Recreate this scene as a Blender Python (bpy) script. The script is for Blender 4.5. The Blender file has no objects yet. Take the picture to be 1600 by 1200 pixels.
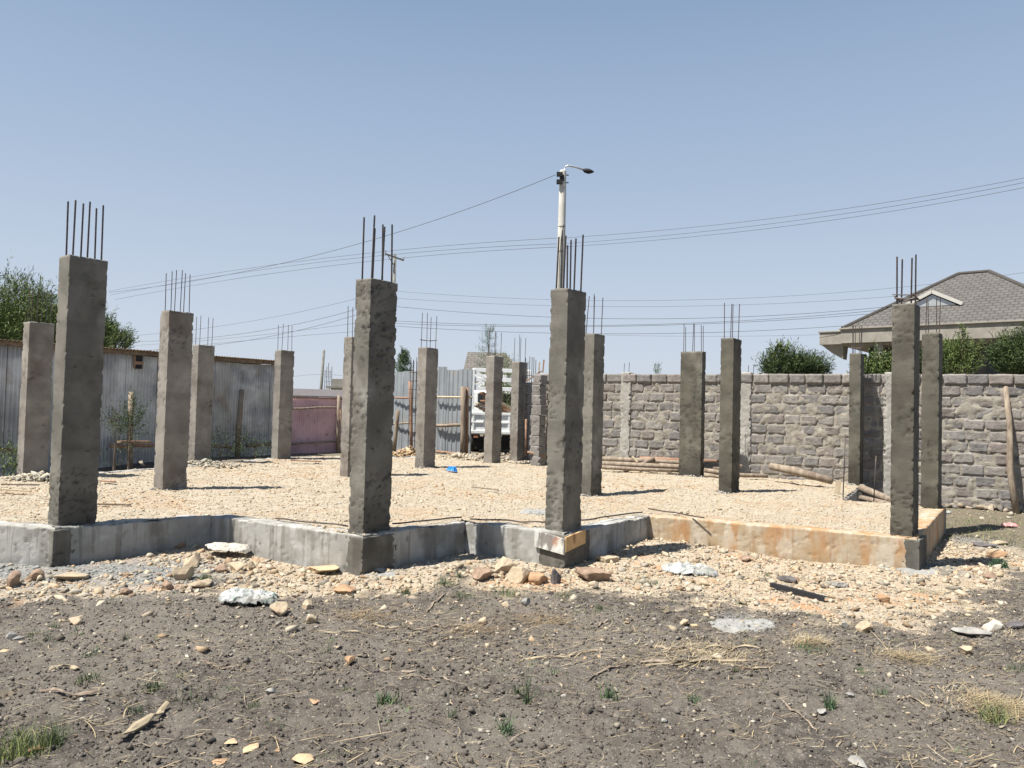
import bpy, bmesh, math, random
import numpy as np
from mathutils import Vector, Matrix
R_=math.radians
random.seed(7)
scene=bpy.context.scene
COL=scene.collection
HC=1.75; SLAB=0.40; FPX=1200.0
# ------------------------------------------------------------------ camera
pitch,roll=R_(1.9),R_(1.45)
Fv=np.array([0,math.cos(pitch),math.sin(pitch)]); Rv0=np.array([1.,0,0]); Uv0=np.cross(Rv0,Fv)
Rv=Rv0*math.cos(roll)+Uv0*math.sin(roll); Uv=-Rv0*math.sin(roll)+Uv0*math.cos(roll)
cd=bpy.data.cameras.new('camera'); cam=bpy.data.objects.new('camera',cd); COL.objects.link(cam)
cd.sensor_width=36; cd.lens=27; cd.clip_start=0.05; cd.clip_end=3000
m=Matrix.Identity(4)
for i in range(3):
    m[i][0]=Rv[i]; m[i][1]=Uv[i]; m[i][2]=-Fv[i]
m[2][3]=HC
cam.matrix_world=m
scene.camera=cam
# ------------------------------------------------------------------ world, sun, exposure
SUN_EL=61.5; SUN_DIR2=np.array([-0.89,-0.46])           # horizontal direction towards the sun
az=math.atan2(SUN_DIR2[0],SUN_DIR2[1])
w=bpy.data.worlds.new("World"); scene.world=w; w.use_nodes=True
nt=w.node_tree; nt.nodes.clear()
sk=nt.nodes.new('ShaderNodeTexSky'); sk.sky_type='NISHITA'; sk.sun_disc=False
sk.sun_elevation=R_(SUN_EL); sk.sun_rotation=az; sk.air_density=1.0; sk.dust_density=2.2; sk.ozone_density=3.0; sk.altitude=1500
bg=nt.nodes.new('ShaderNodeBackground'); bg.inputs[1].default_value=0.12
wo=nt.nodes.new('ShaderNodeOutputWorld'); 
tcw=nt.nodes.new('ShaderNodeTexCoord'); sx_=nt.nodes.new('ShaderNodeSeparateXYZ'); nt.links.new(tcw.outputs['Generated'],sx_.inputs[0])
cr_=nt.nodes.new('ShaderNodeValToRGB'); nt.links.new(sx_.outputs[2],cr_.inputs[0]); cr_.color_ramp.interpolation='B_SPLINE'
els=cr_.color_ramp.elements; SKY=[(0.0,(.56,.595,.665)),(.12,(.52,.578,.665)),(.275,(.385,.48,.61)),(.47,(.262,.365,.53)),(1.0,(.10,.17,.31))]
els[0].position=SKY[0][0]; els[0].color=(*SKY[0][1],1); els[1].position=SKY[-1][0]; els[1].color=(*SKY[-1][1],1)
for p_,c_ in SKY[1:-1]:
    q_=els.new(p_); q_.color=(*c_,1)
gn=nt.nodes.new('ShaderNodeVectorMath'); gn.operation='SCALE'; gn.inputs[3].default_value=0.545/0.12; nt.links.new(cr_.outputs[0],gn.inputs[0])
mxw=nt.nodes.new('ShaderNodeMix'); mxw.data_type='RGBA'; mxw.inputs[0].default_value=.92; nt.links.new(sk.outputs[0],mxw.inputs[6]); nt.links.new(gn.outputs[0],mxw.inputs[7])
nt.links.new(mxw.outputs[2],bg.inputs[0]); nt.links.new(bg.outputs[0],wo.inputs[0])
sl=bpy.data.lights.new('sun','SUN'); sl.energy=5.0; sl.angle=R_(0.5); sl.color=(1,0.955,0.88)
so=bpy.data.objects.new('sun',sl); COL.objects.link(so)
sd=Vector((SUN_DIR2[0]*math.cos(R_(SUN_EL)),SUN_DIR2[1]*math.cos(R_(SUN_EL)),math.sin(R_(SUN_EL)))).normalized()
so.rotation_euler=sd.to_track_quat('Z','Y').to_euler(); so.location=(-10,-5,30)
scene.view_settings.view_transform='Standard'; scene.view_settings.look='None'; scene.view_settings.gamma=1
scene.view_settings.exposure=1.0
# ------------------------------------------------------------------ geometry helpers
def ray(x,y): return Fv+Rv*(x-800)/FPX-Uv*(y-600)/FPX
def at(x,y,d):
    "world point seen at photo pixel x,y at forward distance d"
    r=ray(x,y); r=r*(d/r[1]); return np.array([r[0],r[1],HC+r[2]])
def onz(x,y,z):
    r=ray(x,y); r=r*((z-HC)/r[2]); return np.array([r[0],r[1],z])
def colpos(x,t,b,H):
    rb=ray(x,b); k=(600-t)/FPX
    s=(k*H*Fv[2]-H*Uv[2])/((rb@Uv)-k*(rb@Fv)); p=s*rb; return np.array([p[0],p[1],HC+p[2]])
def hsh(ix,iy,seed):
    h=(ix.astype(np.int64)*374761393+iy.astype(np.int64)*668265263+seed*2147483647)&0x7fffffff
    h=((h^(h>>13))*1274126177)&0x7fffffff
    h=(h^(h>>16))&0x7fffffff
    return h/float(0x7fffffff)
def vn(x,y,seed=0):
    x=np.asarray(x,float);y=np.asarray(y,float)
    ix=np.floor(x).astype(np.int64);iy=np.floor(y).astype(np.int64);fx=x-ix;fy=y-iy
    fx=fx*fx*(3-2*fx);fy=fy*fy*(3-2*fy)
    a=hsh(ix,iy,seed);b=hsh(ix+1,iy,seed);c=hsh(ix,iy+1,seed);d=hsh(ix+1,iy+1,seed)
    return (a*(1-fx)+b*fx)*(1-fy)+(c*(1-fx)+d*fx)*fy
def fbm(x,y,seed=0,oct=4,gain=.5):
    s=0;a=1;t=0
    for o in range(oct):
        s=s+a*vn(x*(2**o)+o*17.3,y*(2**o)-o*9.1,seed+o*11); t+=a; a*=gain
    return s/t
def sstep(a,b,x):
    t=np.clip((x-a)/(b-a),0,1); return t*t*(3-2*t)
def link(o,parent=None):
    COL.objects.link(o)
    if parent is not None: o.parent=parent
    return o
def tag(o,label=None,cat=None,group=None,kind=None):
    if label: o['label']=label
    if cat: o['category']=cat
    if group: o['group']=group
    if kind: o['kind']=kind
    return o
def empty(name,loc=(0,0,0),rz=0,label=None,cat=None,group=None):
    o=bpy.data.objects.new(name,None); COL.objects.link(o); o.location=tuple(loc); o.rotation_euler=(0,0,rz)
    return tag(o,label,cat,group)
def npmesh(name,V,Fc,mat,parent=None,tint=None,smooth=False,loc=None):
    V=np.asarray(V,np.float32);Fc=np.asarray(Fc,np.int32);n=Fc.shape[1]
    me=bpy.data.meshes.new(name); me.vertices.add(len(V)); me.vertices.foreach_set('co',V.ravel())
    me.loops.add(Fc.size); me.loops.foreach_set('vertex_index',Fc.ravel())
    me.polygons.add(len(Fc)); me.polygons.foreach_set('loop_start',np.arange(0,Fc.size,n,dtype=np.int32))
    me.polygons.foreach_set('loop_total',np.full(len(Fc),n,np.int32))
    if smooth: me.polygons.foreach_set('use_smooth',np.ones(len(Fc),bool))
    me.update(calc_edges=True)
    if tint is not None:
        a=me.color_attributes.new('tint','FLOAT_COLOR','POINT'); t=np.ones((len(V),4),np.float32); t[:,:3]=tint; a.data.foreach_set('color',t.ravel())
    me.materials.append(mat)
    o=bpy.data.objects.new(name,me)
    if loc is not None: o.location=tuple(loc)
    return link(o,parent)
class MB:
    def __init__(s): s.v=[];s.f=[]
    def add(s,v,f):
        k=len(s.v); s.v+= [tuple(p) for p in v]; s.f+=[tuple(i+k for i in q) for q in f]; return s
    def hexa(s,p):  # 8 corners: bottom 4 ccw, top 4 ccw
        return s.add(p,[(0,3,2,1),(4,5,6,7),(0,1,5,4),(1,2,6,5),(2,3,7,6),(3,0,4,7)])
    def box(s,c,size,rz=0,rx=0,ry=0):
        M=Matrix.Rotation(rz,3,'Z')@Matrix.Rotation(rx,3,'X')@Matrix.Rotation(ry,3,'Y')
        x,y,z=[k/2 for k in size]; c=Vector(c)
        return s.hexa([c+M@Vector(q) for q in ((-x,-y,-z),(x,-y,-z),(x,y,-z),(-x,y,-z),(-x,-y,z),(x,-y,z),(x,y,z),(-x,y,z))])
    def bar(s,a,b,wd,ht=None):
        a=Vector(a);b=Vector(b);d=(b-a).normalized();ht=ht or wd
        up=Vector((0,0,1)) if abs(d.z)<.95 else Vector((1,0,0))
        n=d.cross(up).normalized()*(wd/2);t=n.cross(d).normalized()*(ht/2)
        return s.hexa([a-n-t,a+n-t,b+n-t,b-n-t,a-n+t,a+n+t,b+n+t,b-n+t])
    def tube(s,pts,rad,n=8,jit=0):
        pts=[Vector(p) for p in pts]; rr=rad if isinstance(rad,(list,tuple)) else [rad]*len(pts)
        V=[]
        for i,p in enumerate(pts):
            d=(pts[min(i+1,len(pts)-1)]-pts[max(i-1,0)]).normalized()
            up=Vector((0,0,1)) if abs(d.z)<.9 else Vector((1,0,0))
            a=d.cross(up).normalized();b=a.cross(d)
            for k in range(n):
                t=2*math.pi*k/n; r=rr[i]*(1+jit*(random.random()-.5))
                V.append(p+a*math.cos(t)*r+b*math.sin(t)*r)
        Fq=[(i*n+k,i*n+(k+1)%n,(i+1)*n+(k+1)%n,(i+1)*n+k) for i in range(len(pts)-1) for k in range(n)]
        Fq+= [tuple(range(n))[::-1],tuple((len(pts)-1)*n+k for k in range(n))]
        return s.add(V,Fq)
    def build(s,name,mat,parent=None,smooth=False,bevel=0,rel=None):
        v=s.v
        if rel is not None:
            r=Vector(rel); v=[tuple(Vector(q)-r) for q in v]
        me=bpy.data.meshes.new(name); me.from_pydata(v,[],s.f); me.update()
        bm=bmesh.new(); bm.from_mesh(me); bmesh.ops.recalc_face_normals(bm,faces=bm.faces)
        if bevel: bmesh.ops.bevel(bm,geom=list(bm.edges),offset=bevel,segments=1,affect='EDGES')
        bm.to_mesh(me); bm.free()
        if smooth:
            for p in me.polygons: p.use_smooth=True
        me.materials.append(mat); o=bpy.data.objects.new(name,me)
        if rel is not None and parent is None: o.location=tuple(rel)
        return link(o,parent)
# ------------------------------------------------------------------ materials
def mat(name,c1,c2,scale=4,bump=.3,bscale=40,rough=.92,metal=0,tint=False,stains=(),stretch=(1,1,1),bd=.01,rnd=0,spec=.3,alpha=None,lo=.35,hi=.65):
    m=bpy.data.materials.new(name); m.use_nodes=True; N=m.node_tree.nodes; L=m.node_tree.links
    P=N['Principled BSDF']; P.inputs['Roughness'].default_value=rough; P.inputs['Metallic'].default_value=metal; P.inputs['Specular IOR Level'].default_value=spec
    tc=N.new('ShaderNodeTexCoord'); mp=N.new('ShaderNodeMapping'); mp.inputs['Scale'].default_value=stretch; L.new(tc.outputs['Object'],mp.inputs[0])
    vec=mp.outputs[0]
    if rnd:
        oi=N.new('ShaderNodeObjectInfo'); ml=N.new('ShaderNodeMath'); ml.operation='MULTIPLY'; ml.inputs[1].default_value=37
        L.new(oi.outputs['Random'],ml.inputs[0]); va=N.new('ShaderNodeVectorMath'); L.new(vec,va.inputs[0]); L.new(ml.outputs[0],va.inputs[1]); vec=va.outputs[0]
    def noise(sc,det=6,rg=.6):
        n=N.new('ShaderNodeTexNoise'); n.inputs['Scale'].default_value=sc; n.inputs['Detail'].default_value=det; n.inputs['Roughness'].default_value=rg; L.new(vec,n.inputs['Vector']); return n.outputs['Fac']
    def ramp(f,a,b):
        r=N.new('ShaderNodeMapRange'); r.interpolation_type='SMOOTHSTEP'; r.inputs[1].default_value=a; r.inputs[2].default_value=b; L.new(f,r.inputs[0]); return r.outputs[0]
    def mix(f,a,b,bt='MIX'):
        x=N.new('ShaderNodeMix'); x.data_type='RGBA'; x.blend_type=bt
        for k,val in ((0,f),(6,a),(7,b)):
            if isinstance(val,(int,float)): x.inputs[k].default_value=val
            elif isinstance(val,tuple): x.inputs[k].default_value=(*val,1)
            else: L.new(val,x.inputs[k])
        return x.outputs[2]
    c=mix(ramp(noise(scale,8,.65),lo,hi),c1,c2)
    for (sc,a,b,col,amt,st) in stains:
        n=N.new('ShaderNodeTexNoise'); n.inputs['Scale'].default_value=sc; n.inputs['Detail'].default_value=5
        mp2=N.new('ShaderNodeMapping'); mp2.inputs['Scale'].default_value=st; L.new(vec,mp2.inputs[0]); L.new(mp2.outputs[0],n.inputs['Vector'])
        f=ramp(n.outputs['Fac'],a,b); mm=N.new('ShaderNodeMath'); mm.operation='MULTIPLY'; mm.inputs[1].default_value=amt; L.new(f,mm.inputs[0])
        c=mix(mm.outputs[0],c,col)
    if tint:
        at_=N.new('ShaderNodeVertexColor'); at_.layer_name='tint'; c=mix(1.0,c,at_.outputs[0],'MULTIPLY')
    L.new(c,P.inputs['Base Color'])
    if bump:
        b=N.new('ShaderNodeBump'); b.inputs['Strength'].default_value=bump; b.inputs['Distance'].default_value=bd
        L.new(noise(bscale,8,.7),b.inputs['Height']); L.new(b.outputs[0],P.inputs['Normal'])
    return m
X1=(1,1,1)
M={}
conc_st=[(1.6,.5,.62,(.12,.115,.10),.5,X1),(7,.63,.72,(.05,.05,.045),.7,(1,1,2.2)),(2.2,.55,.7,(.30,.29,.26),.5,(1,1,.5))]
M['conc_new']=mat('concrete_grey',(.115,.107,.090),(.175,.164,.140),3,.5,60,tint=True,stains=conc_st,rnd=1,stretch=(1,1,1))
M['conc_old']=mat('concrete_brown',(.178,.162,.142),(.238,.219,.194),3,.45,60,tint=True,stains=[(1.4,.5,.65,(.12,.098,.08),.65,X1),(8,.65,.73,(.09,.08,.07),.6,(1,1,2.5)),(3,.55,.7,(.33,.31,.27),.4,(1,1,.5))],rnd=1)
M['beam']=mat('plinth_concrete',(.27,.265,.243),(.37,.362,.338),2.2,.4,50,tint=True,stains=[(2.2,.5,.64,(.13,.115,.095),.65,(1,1,.35)),(16,.54,.64,(.16,.145,.125),.6,(1,1,.07)),(5,.5,.62,(.20,.185,.16),.5,(1,1,.2)),(9,.62,.7,(.12,.115,.105),.6,(1,1,.5)),(3,.52,.68,(.46,.455,.44),.6,X1)])
M['beam_ochre']=mat('plinth_ochre',(.33,.245,.15),(.39,.33,.25),5.0,.4,50,tint=True,stains=[(4,.46,.62,(.35,.185,.075),.75,(1,1,.3)),(15,.55,.65,(.27,.16,.08),.5,(1,1,.08)),(6,.52,.66,(.46,.41,.33),.7,(1,1,.35)),(9,.64,.7,(.30,.16,.09),.6,(1,1,.5))])
M['rock']=mat('rubble_stone',(.33,.283,.212),(.41,.36,.28),8,.6,60,tint=True,stains=[(14,.55,.7,(.30,.20,.12),.25,X1)],bd=.006)
M['dust']=mat('gravel_fines',(.32,.27,.20),(.39,.338,.26),5,.9,70,tint=True,stains=[(1.3,.52,.66,(.35,.23,.135),.4,X1),(22,.56,.66,(.50,.43,.33),.5,X1)],bd=.02)
M['clod']=mat('soil_clod',(.082,.070,.059),(.13,.113,.096),9,.8,50,tint=True,bd=.01)
M['steel']=mat('rusty_rebar',(.055,.053,.058),(.10,.08,.07),12,.4,150,rough=.6,metal=.5,stains=[(5,.5,.7,(.16,.09,.055),.4,X1)],bd=.003)
M['wood']=mat('weathered_wood',(.17,.13,.095),(.29,.24,.185),5,.5,40,stretch=(3,3,.6),stains=[(6,.55,.7,(.12,.08,.06),.6,X1)],rnd=1)
M['wood_red']=mat('bare_red_wood',(.22,.12,.075),(.31,.20,.14),5,.4,40,rnd=1)
M['wood_pale']=mat('pale_timber',(.36,.29,.20),(.46,.395,.29),6,.4,40,rnd=1)
def simple(k,c,rough=.7,metal=0,var=.12,scale=6,bump=.15,**kw):
    c2=tuple(min(1,x*(1+var)) for x in c); c1=tuple(x*(1-var) for x in c)
    M[k]=mat(k,c1,c2,scale,bump,40,rough,metal,**kw)
simple('iron_sheet',(.54,.545,.535),.6,.25,.2,1.2,stains=[(1.3,.47,.62,(.25,.24,.22),.5,(1,1,.35)),(2.2,.55,.68,(.28,.22,.16),.6,(1,1,.6)),(.6,.5,.6,(.17,.185,.22),.5,(1,1,1.5))])
simple('iron_grey',(.29,.315,.335),.5,.3,.1,1.5,stains=[(2,.55,.7,(.42,.36,.28),.45,X1),(5,.6,.7,(.25,.27,.3),.5,(1,1,.3))])
simple('pink_sheet',(.56,.39,.41),.75,0,.12,2,stains=[(1.5,.55,.75,(.33,.18,.18),.5,(1,1,.5)),(6,.6,.7,(.2,.11,.1),.5,X1)])
simple('rust_edge',(.17,.125,.085),.9,0,.3,8)
simple('dark',(.02,.02,.022),.8,0,.1,4)
simple('white_paint',(.78,.79,.78),.35,0,.04,4,stains=[(4,.62,.72,(.45,.42,.36),.3,X1)])
simple('tyre',(.025,.025,.025),.85,0,.2,20)
simple('pole_conc',(.44,.43,.39),.85,0,.08,2,stains=[(3,.6,.7,(.4,.38,.34),.5,(1,1,.3))])
simple('pole_wood',(.17,.17,.15),.9,0,.2,5)
simple('metal_grey',(.45,.46,.46),.4,.6,.1)
simple('wire',(.09,.09,.10),.7,0,.1)
simple('plaster',(.27,.255,.225),.9,0,.12,2)
simple('fascia',(.25,.232,.20),.9,0,.12,2.5,stains=[(2,.55,.7,(.16,.145,.12),.5,X1)])
simple('brick',(.36,.15,.09),.9,0,.15,6)
simple('glass_dark',(.03,.035,.04),.15,0,.05)
simple('blue_plastic',(.02,.22,.62),.45,0,.1)
simple('white_plastic',(.36,.37,.355),.55,0,.12,12,stains=[(7,.48,.62,(.20,.18,.15),.6,X1),(16,.58,.66,(.12,.22,.17),.5,X1)])
simple('pink_plastic',(.62,.28,.27),.5,0,.1,20)
simple('green_print',(.20,.42,.32),.6,0,.1,20)
simple('dark_stone_and_shade',(.11,.10,.10),.85,0,.25,10,bump=.5)
simple('grey_stone',(.24,.23,.21),.9,0,.2,10,bump=.5)
simple('cream_stone',(.37,.30,.21),.9,0,.15,10,bump=.6,stains=[(6,.55,.7,(.32,.19,.10),.4,X1)])
simple('brown_stone',(.25,.175,.125),.9,0,.25,9,bump=.6)
simple('orange_stone',(.34,.215,.125),.9,0,.15,9,bump=.6)
simple('tan_flake',(.42,.31,.19),.9,0,.15,9,bump=.5)
simple('cement_crust',(.25,.248,.235),.95,0,.15,12,bump=.8)
simple('white_stone',(.42,.385,.33),.9,0,.1,9,bump=.5)
simple('formwork_white',(.50,.50,.46),.8,0,.25,6,stains=[(4,.52,.6,(.14,.12,.11),.85,(2,2,.6)),(3,.58,.66,(.35,.17,.09),.8,X1)])
simple('formwork_tan',(.50,.33,.16),.8,0,.15,6,stains=[(3,.55,.65,(.22,.11,.05),.8,(2,2,.6))])
simple('straw2',(.30,.245,.165),.9,0,.2,9)
simple('bark',(.16,.12,.09),.95,0,.25,10,bump=.6)
def leafmat(k,c1,c2):
    m=mat(k,c1,c2,1.5,0,rough=.75,tint=True); P=m.node_tree.nodes['Principled BSDF']; M[k]=m
leafmat('leaf_dark',(.028,.048,.018),(.065,.095,.035))
leafmat('leaf_mid',(.06,.095,.03),(.115,.15,.05))
leafmat('leaf_blue',(.05,.09,.045),(.10,.15,.08))
leafmat('grass_green',(.06,.085,.04),(.11,.14,.075))
leafmat('straw',(.27,.215,.135),(.41,.345,.235))
M['stone_block']=mat('quarry_stone',(.165,.155,.145),(.225,.212,.198),6,.8,35,tint=True,bd=.02,stains=[(14,.58,.68,(.11,.10,.095),.5,X1)])
M['mortar']=mat('mortar',(.23,.207,.172),(.32,.292,.245),6,.8,40,bd=.02,stains=[(9,.55,.66,(.20,.175,.15),.5,X1)])
M['pillar']=mat('cast_cement',(.27,.257,.23),(.36,.345,.312),4,.7,50,bd=.015,tint=True,stains=[(12,.6,.68,(.2,.19,.17),.5,X1)])
# roof tiles: brick texture on the local surface coordinates
def roofmat(k,c,uvscale):
    m=mat(k,tuple(x*.9 for x in c),tuple(x*1.1 for x in c),2,0); N=m.node_tree.nodes; L=m.node_tree.links; P=N['Principled BSDF']
    uv=N.new('ShaderNodeUVMap'); br=N.new('ShaderNodeTexBrick'); br.inputs['Scale'].default_value=1
    br.inputs['Color1'].default_value=(1,1,1,1); br.inputs['Color2'].default_value=(.88,.88,.88,1); br.inputs['Mortar'].default_value=(.6,.58,.56,1)
    br.inputs['Mortar Size'].default_value=.035; br.inputs['Mortar Smooth'].default_value=.3; br.inputs['Brick Width'].default_value=uvscale[0]; br.inputs['Row Height'].default_value=uvscale[1]
    L.new(uv.outputs[0],br.inputs['Vector'])
    src=P.inputs['Base Color'].links[0].from_socket; x=N.new('ShaderNodeMix'); x.data_type='RGBA'; x.blend_type='MULTIPLY'; x.inputs[0].default_value=1
    L.new(src,x.inputs[6]); L.new(br.outputs[0],x.inputs[7]); L.new(x.outputs[2],P.inputs['Base Color'])
    b=N.new('ShaderNodeBump'); b.inputs['Strength'].default_value=.6; b.inputs['Distance'].default_value=.03; L.new(br.outputs[0],b.inputs['Height']); L.new(b.outputs[0],P.inputs['Normal'])
    M[k]=m
roofmat('roof_tile',(.108,.102,.096),(.30,.23)); roofmat('roof_tile_far',(.15,.14,.128),(.4,.26))
# ground material: soil / cream rubble dust / dry grass by mask attribute
def groundmat():
    m=bpy.data.materials.new('ground_soil'); m.use_nodes=True; N=m.node_tree.nodes; L=m.node_tree.links; P=N['Principled BSDF']
    P.inputs['Roughness'].default_value=.97; P.inputs['Specular IOR Level'].default_value=.15
    tc=N.new('ShaderNodeTexCoord')
    def noise(sc,det=8,rg=.65):
        n=N.new('ShaderNodeTexNoise'); n.inputs['Scale'].default_value=sc; n.inputs['Detail'].default_value=det; n.inputs['Roughness'].default_value=rg; L.new(tc.outputs['Object'],n.inputs['Vector']); return n.outputs['Fac']
    def ramp(f,a,b):
        r=N.new('ShaderNodeMapRange'); r.interpolation_type='SMOOTHSTEP'; r.inputs[1].default_value=a; r.inputs[2].default_value=b; L.new(f,r.inputs[0]); return r.outputs[0]
    def mix(f,a,b):
        x=N.new('ShaderNodeMix'); x.data_type='RGBA'
        for k,val in ((0,f),(6,a),(7,b)):
            if isinstance(val,(int,float)): x.inputs[k].default_value=val
            elif isinstance(val,tuple): x.inputs[k].default_value=(*val,1)
            else: L.new(val,x.inputs[k])
        return x.outputs[2]
    soil=mix(ramp(noise(1.1),.35,.65),(.080,.068,.057),(.125,.108,.091))
    soil=mix(ramp(noise(.45,4),.42,.60),soil,(.150,.132,.112)); soil=mix(ramp(noise(.8,4),.52,.64),soil,(.068,.060,.053))
    soil=mix(ramp(noise(9),.45,.62),soil,(.15,.132,.112))
    soil=mix(ramp(noise(70,3),.57,.66),soil,(.26,.235,.20))
    soil=mix(ramp(noise(4.3,4),.60,.75),soil,(.20,.168,.12))
    cr=mix(ramp(noise(3),.35,.6),(.33,.262,.18),(.40,.335,.25)); cr=mix(ramp(noise(1.0,3),.54,.68),cr,(.45,.25,.13))
    cr=mix(ramp(noise(30,4),.55,.65),cr,(.48,.42,.34))
    gy=mix(ramp(noise(20),.4,.6),(.17,.168,.16),(.28,.277,.262))
    dr=mix(ramp(noise(5),.4,.6),(.17,.14,.105),(.135,.12,.08))
    vc=N.new('ShaderNodeVertexColor'); vc.layer_name='tint'; sp=N.new('ShaderNodeSeparateColor'); L.new(vc.outputs[0],sp.inputs[0])
    c=mix(sp.outputs[2],soil,dr); c=mix(sp.outputs[0],c,cr); c=mix(sp.outputs[1],c,gy); L.new(c,P.inputs['Base Color'])
    b=N.new('ShaderNodeBump'); b.inputs['Strength'].default_value=1; b.inputs['Distance'].default_value=.02; L.new(noise(45,10,.75),b.inputs['Height']); L.new(b.outputs[0],P.inputs['Normal'])
    return m
M['ground']=groundmat()
# ------------------------------------------------------------------ site plan
TH=R_(36); v2=np.array([math.cos(TH),-math.sin(TH)]); u2=np.array([math.sin(TH),math.cos(TH)])
# key: base x, top y, base y, shaft height, along v, along u, concrete, rebar tops, label
COLS=[
('A',113,405,818,2.87,.24,.40,'new',[315,313,318,315,326,321],'broad dark grey column on the plinth corner at the far left front, tallest of all the columns'),
('B',266,488,762,2.7,.25,.40,'old',[427,424,422,422,427,429],'tan and brown column standing alone on the gravel just right of the tall front left column'),
('C',577,440,829,2.7,.235,.40,'new',[339,337,357,354,351,351],'rough pitted grey column on the central plinth corner left of the street lamp pole'),
('D',880,455,823,2.7,.235,.40,'new',[370,368,383,375,373,367],'smooth grey column above the two formwork boards in front of the street lamp pole'),
('E',922,523,772,2.7,.24,.36,'new',[463,459,463,465],'grey column half hidden just behind the right side of the column with formwork boards'),
('F',664,544,729,2.7,.26,.40,'old',[489,489,496,494],'brown column with a tied stirrup round its bars, in front of the grey sheet gate'),
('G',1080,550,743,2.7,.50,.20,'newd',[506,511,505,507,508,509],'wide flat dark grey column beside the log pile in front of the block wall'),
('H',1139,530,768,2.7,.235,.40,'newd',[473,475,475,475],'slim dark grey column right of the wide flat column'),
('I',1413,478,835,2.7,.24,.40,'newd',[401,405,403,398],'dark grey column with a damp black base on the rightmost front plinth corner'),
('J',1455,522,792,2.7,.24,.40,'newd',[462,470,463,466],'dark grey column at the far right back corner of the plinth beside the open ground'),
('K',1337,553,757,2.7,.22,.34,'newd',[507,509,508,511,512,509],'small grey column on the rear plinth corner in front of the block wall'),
('L',50,505,747,2.7,.25,.40,'old',[447,452,450,455,451,454],'brown column partly hidden behind the tallest front left column'),
('M',311,540,728,2.7,.25,.40,'old',[495,493,496,497],'brown column standing close behind the lone tan column, before the corrugated shed'),
('N',439,548,718,2.7,.25,.40,'old',[508,506,508,509,509],'brown column between the corrugated shed and the pink sheet fence'),
('O',549,528,743,2.7,.23,.40,'old',[478,480,478,482],'tan column mostly hidden behind the left side of the rough pitted central column'),
('P',769,557,722,2.7,.26,.38,'old',[516,517,519,520],'brown column in front of the white lorry bed'),
('Q',808,566,722,2.7,.25,.38,'old',[528,523,528,528],'brown column at the right edge of the white lorry, nearest the block wall end'),
]
CP={}
for c in COLS:
    H=c[4]
    if c[0]=='A': p=onz(c[1],c[3],SLAB)
    else: p=colpos(c[1],c[2],c[3],H)
    CP[c[0]]=p
def corner(k,e=.05):
    c=[q for q in COLS if q[0]==k][0]; p=CP[k][:2]; return p-u2*(c[6]/2+e)+v2*(c[5]/2+e)
e=lambda x,y:onz(x,y,SLAB)[:2]
POLY=[np.array([-9.6,8.9]),corner('A'),e(330,806),corner('C'),e(727,815),corner('D'),e(1015,806),corner('I'),
      corner('J')+u2*.5, e(1318,780),corner('K')+u2*.05]
POLY+= [corner('K')+u2*.55-v2*.1, e(1200,737),e(1050,731),e(930,727),e(850,719),e(740,713),e(620,714),e(520,712),e(430,715),e(300,727),e(160,737),e(0,744),np.array([-11.2,12.4])]
POLY=np.array(POLY)
def inpoly(x,y,P=POLY):
    ins=np.zeros(x.shape,bool);n=len(P)
    for i in range(n):
        x1,y1=P[i];x2,y2=P[(i+1)%n]
        c=((y1>y)!=(y2>y))&(x<(x2-x1)*(y-y1)/(y2-y1+1e-12)+x1); ins^=c
    return ins
def distseg(x,y,P=POLY,closed=True):
    n=len(P);best=np.full(np.shape(x),1e9)
    for i in range(n if closed else n-1):
        a=P[i];b=P[(i+1)%n];d=b-a;t=np.clip(((x-a[0])*d[0]+(y-a[1])*d[1])/(d@d),0,1)
        best=np.minimum(best,np.hypot(x-a[0]-t*d[0],y-a[1]-t*d[1]))
    return best
BND=[(-200,960),(0,950),(160,938),(330,918),(430,940),(640,938),(700,905),(850,925),(1000,930),(1180,950),(1400,985),(1500,950),(1600,905),(1750,860)]
BP=np.array([onz(x,y,0)[:2] for x,y in BND])
AC=e(330,806);DI=e(1015,806);CD=e(727,815)
def base_h(x,y):
    z=.36*sstep(14.5,19,y)*(1-sstep(-.5,2.5,x))
    z=z+.12*np.exp(-((x-DI[0])**2+(y-DI[1]+.3)**2)/1.0)+.07*np.exp(-((x-AC[0])**2+(y-AC[1]+.3)**2)/.4)+.03*np.exp(-((x-CD[0])**2+(y-CD[1]+.5)**2)/.4)
    z=z+.03*np.exp(-((x-CP['I'][0])**2+(y-CP['I'][1]+.3)**2)/.5)
    return z
def cream(x,y):
    yb=np.interp(x,BP[:,0],BP[:,1]); n=(fbm(x*1.7,y*1.7,3)-.5)*1.5+(fbm(x*7,y*7,9)-.5)*1.0
    m=sstep(-.2,.3,y-yb+n); m=m*(1-sstep(10.3,11.8,y+n)*sstep(4.5,7.0,x))
    m=m*(1-sstep(6.0,8.2,x+n*.6))*(1-sstep(11.5,13,y))
    return m
def groundz(x,y):
    z=base_h(x,y)
    near=1-sstep(12,20,np.abs(y-5))
    z=z+near*((fbm(x*.8,y*.8,21)-.5)*.08)
    c=cream(x,y)
    so_=(fbm(x*6,y*6,5,4,.6)-.5)*.07+np.abs(fbm(x*18,y*18,6,3,.65)-.5)*-.07+.012
    cr_=(fbm(x*9,y*9,15,4,.6)-.5)*.04
    z=z+near*(so_*(1-c)+cr_*c)
    return z
def axis(lo,hi,step,far,g=1.13):
    a=list(np.arange(lo,hi,step));s=step
    x=a[-1]
    up=[]
    while x<far: s*=g; x+=s; up.append(x)
    s=step;x=a[0];dn=[]
    while x>-far: s*=g; x-=s; dn.append(x)
    return np.array(dn[::-1]+a+up)
xs=axis(-5.6,6.4,.02,900); ys=axis(3.2,10.2,.02,900)
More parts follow.
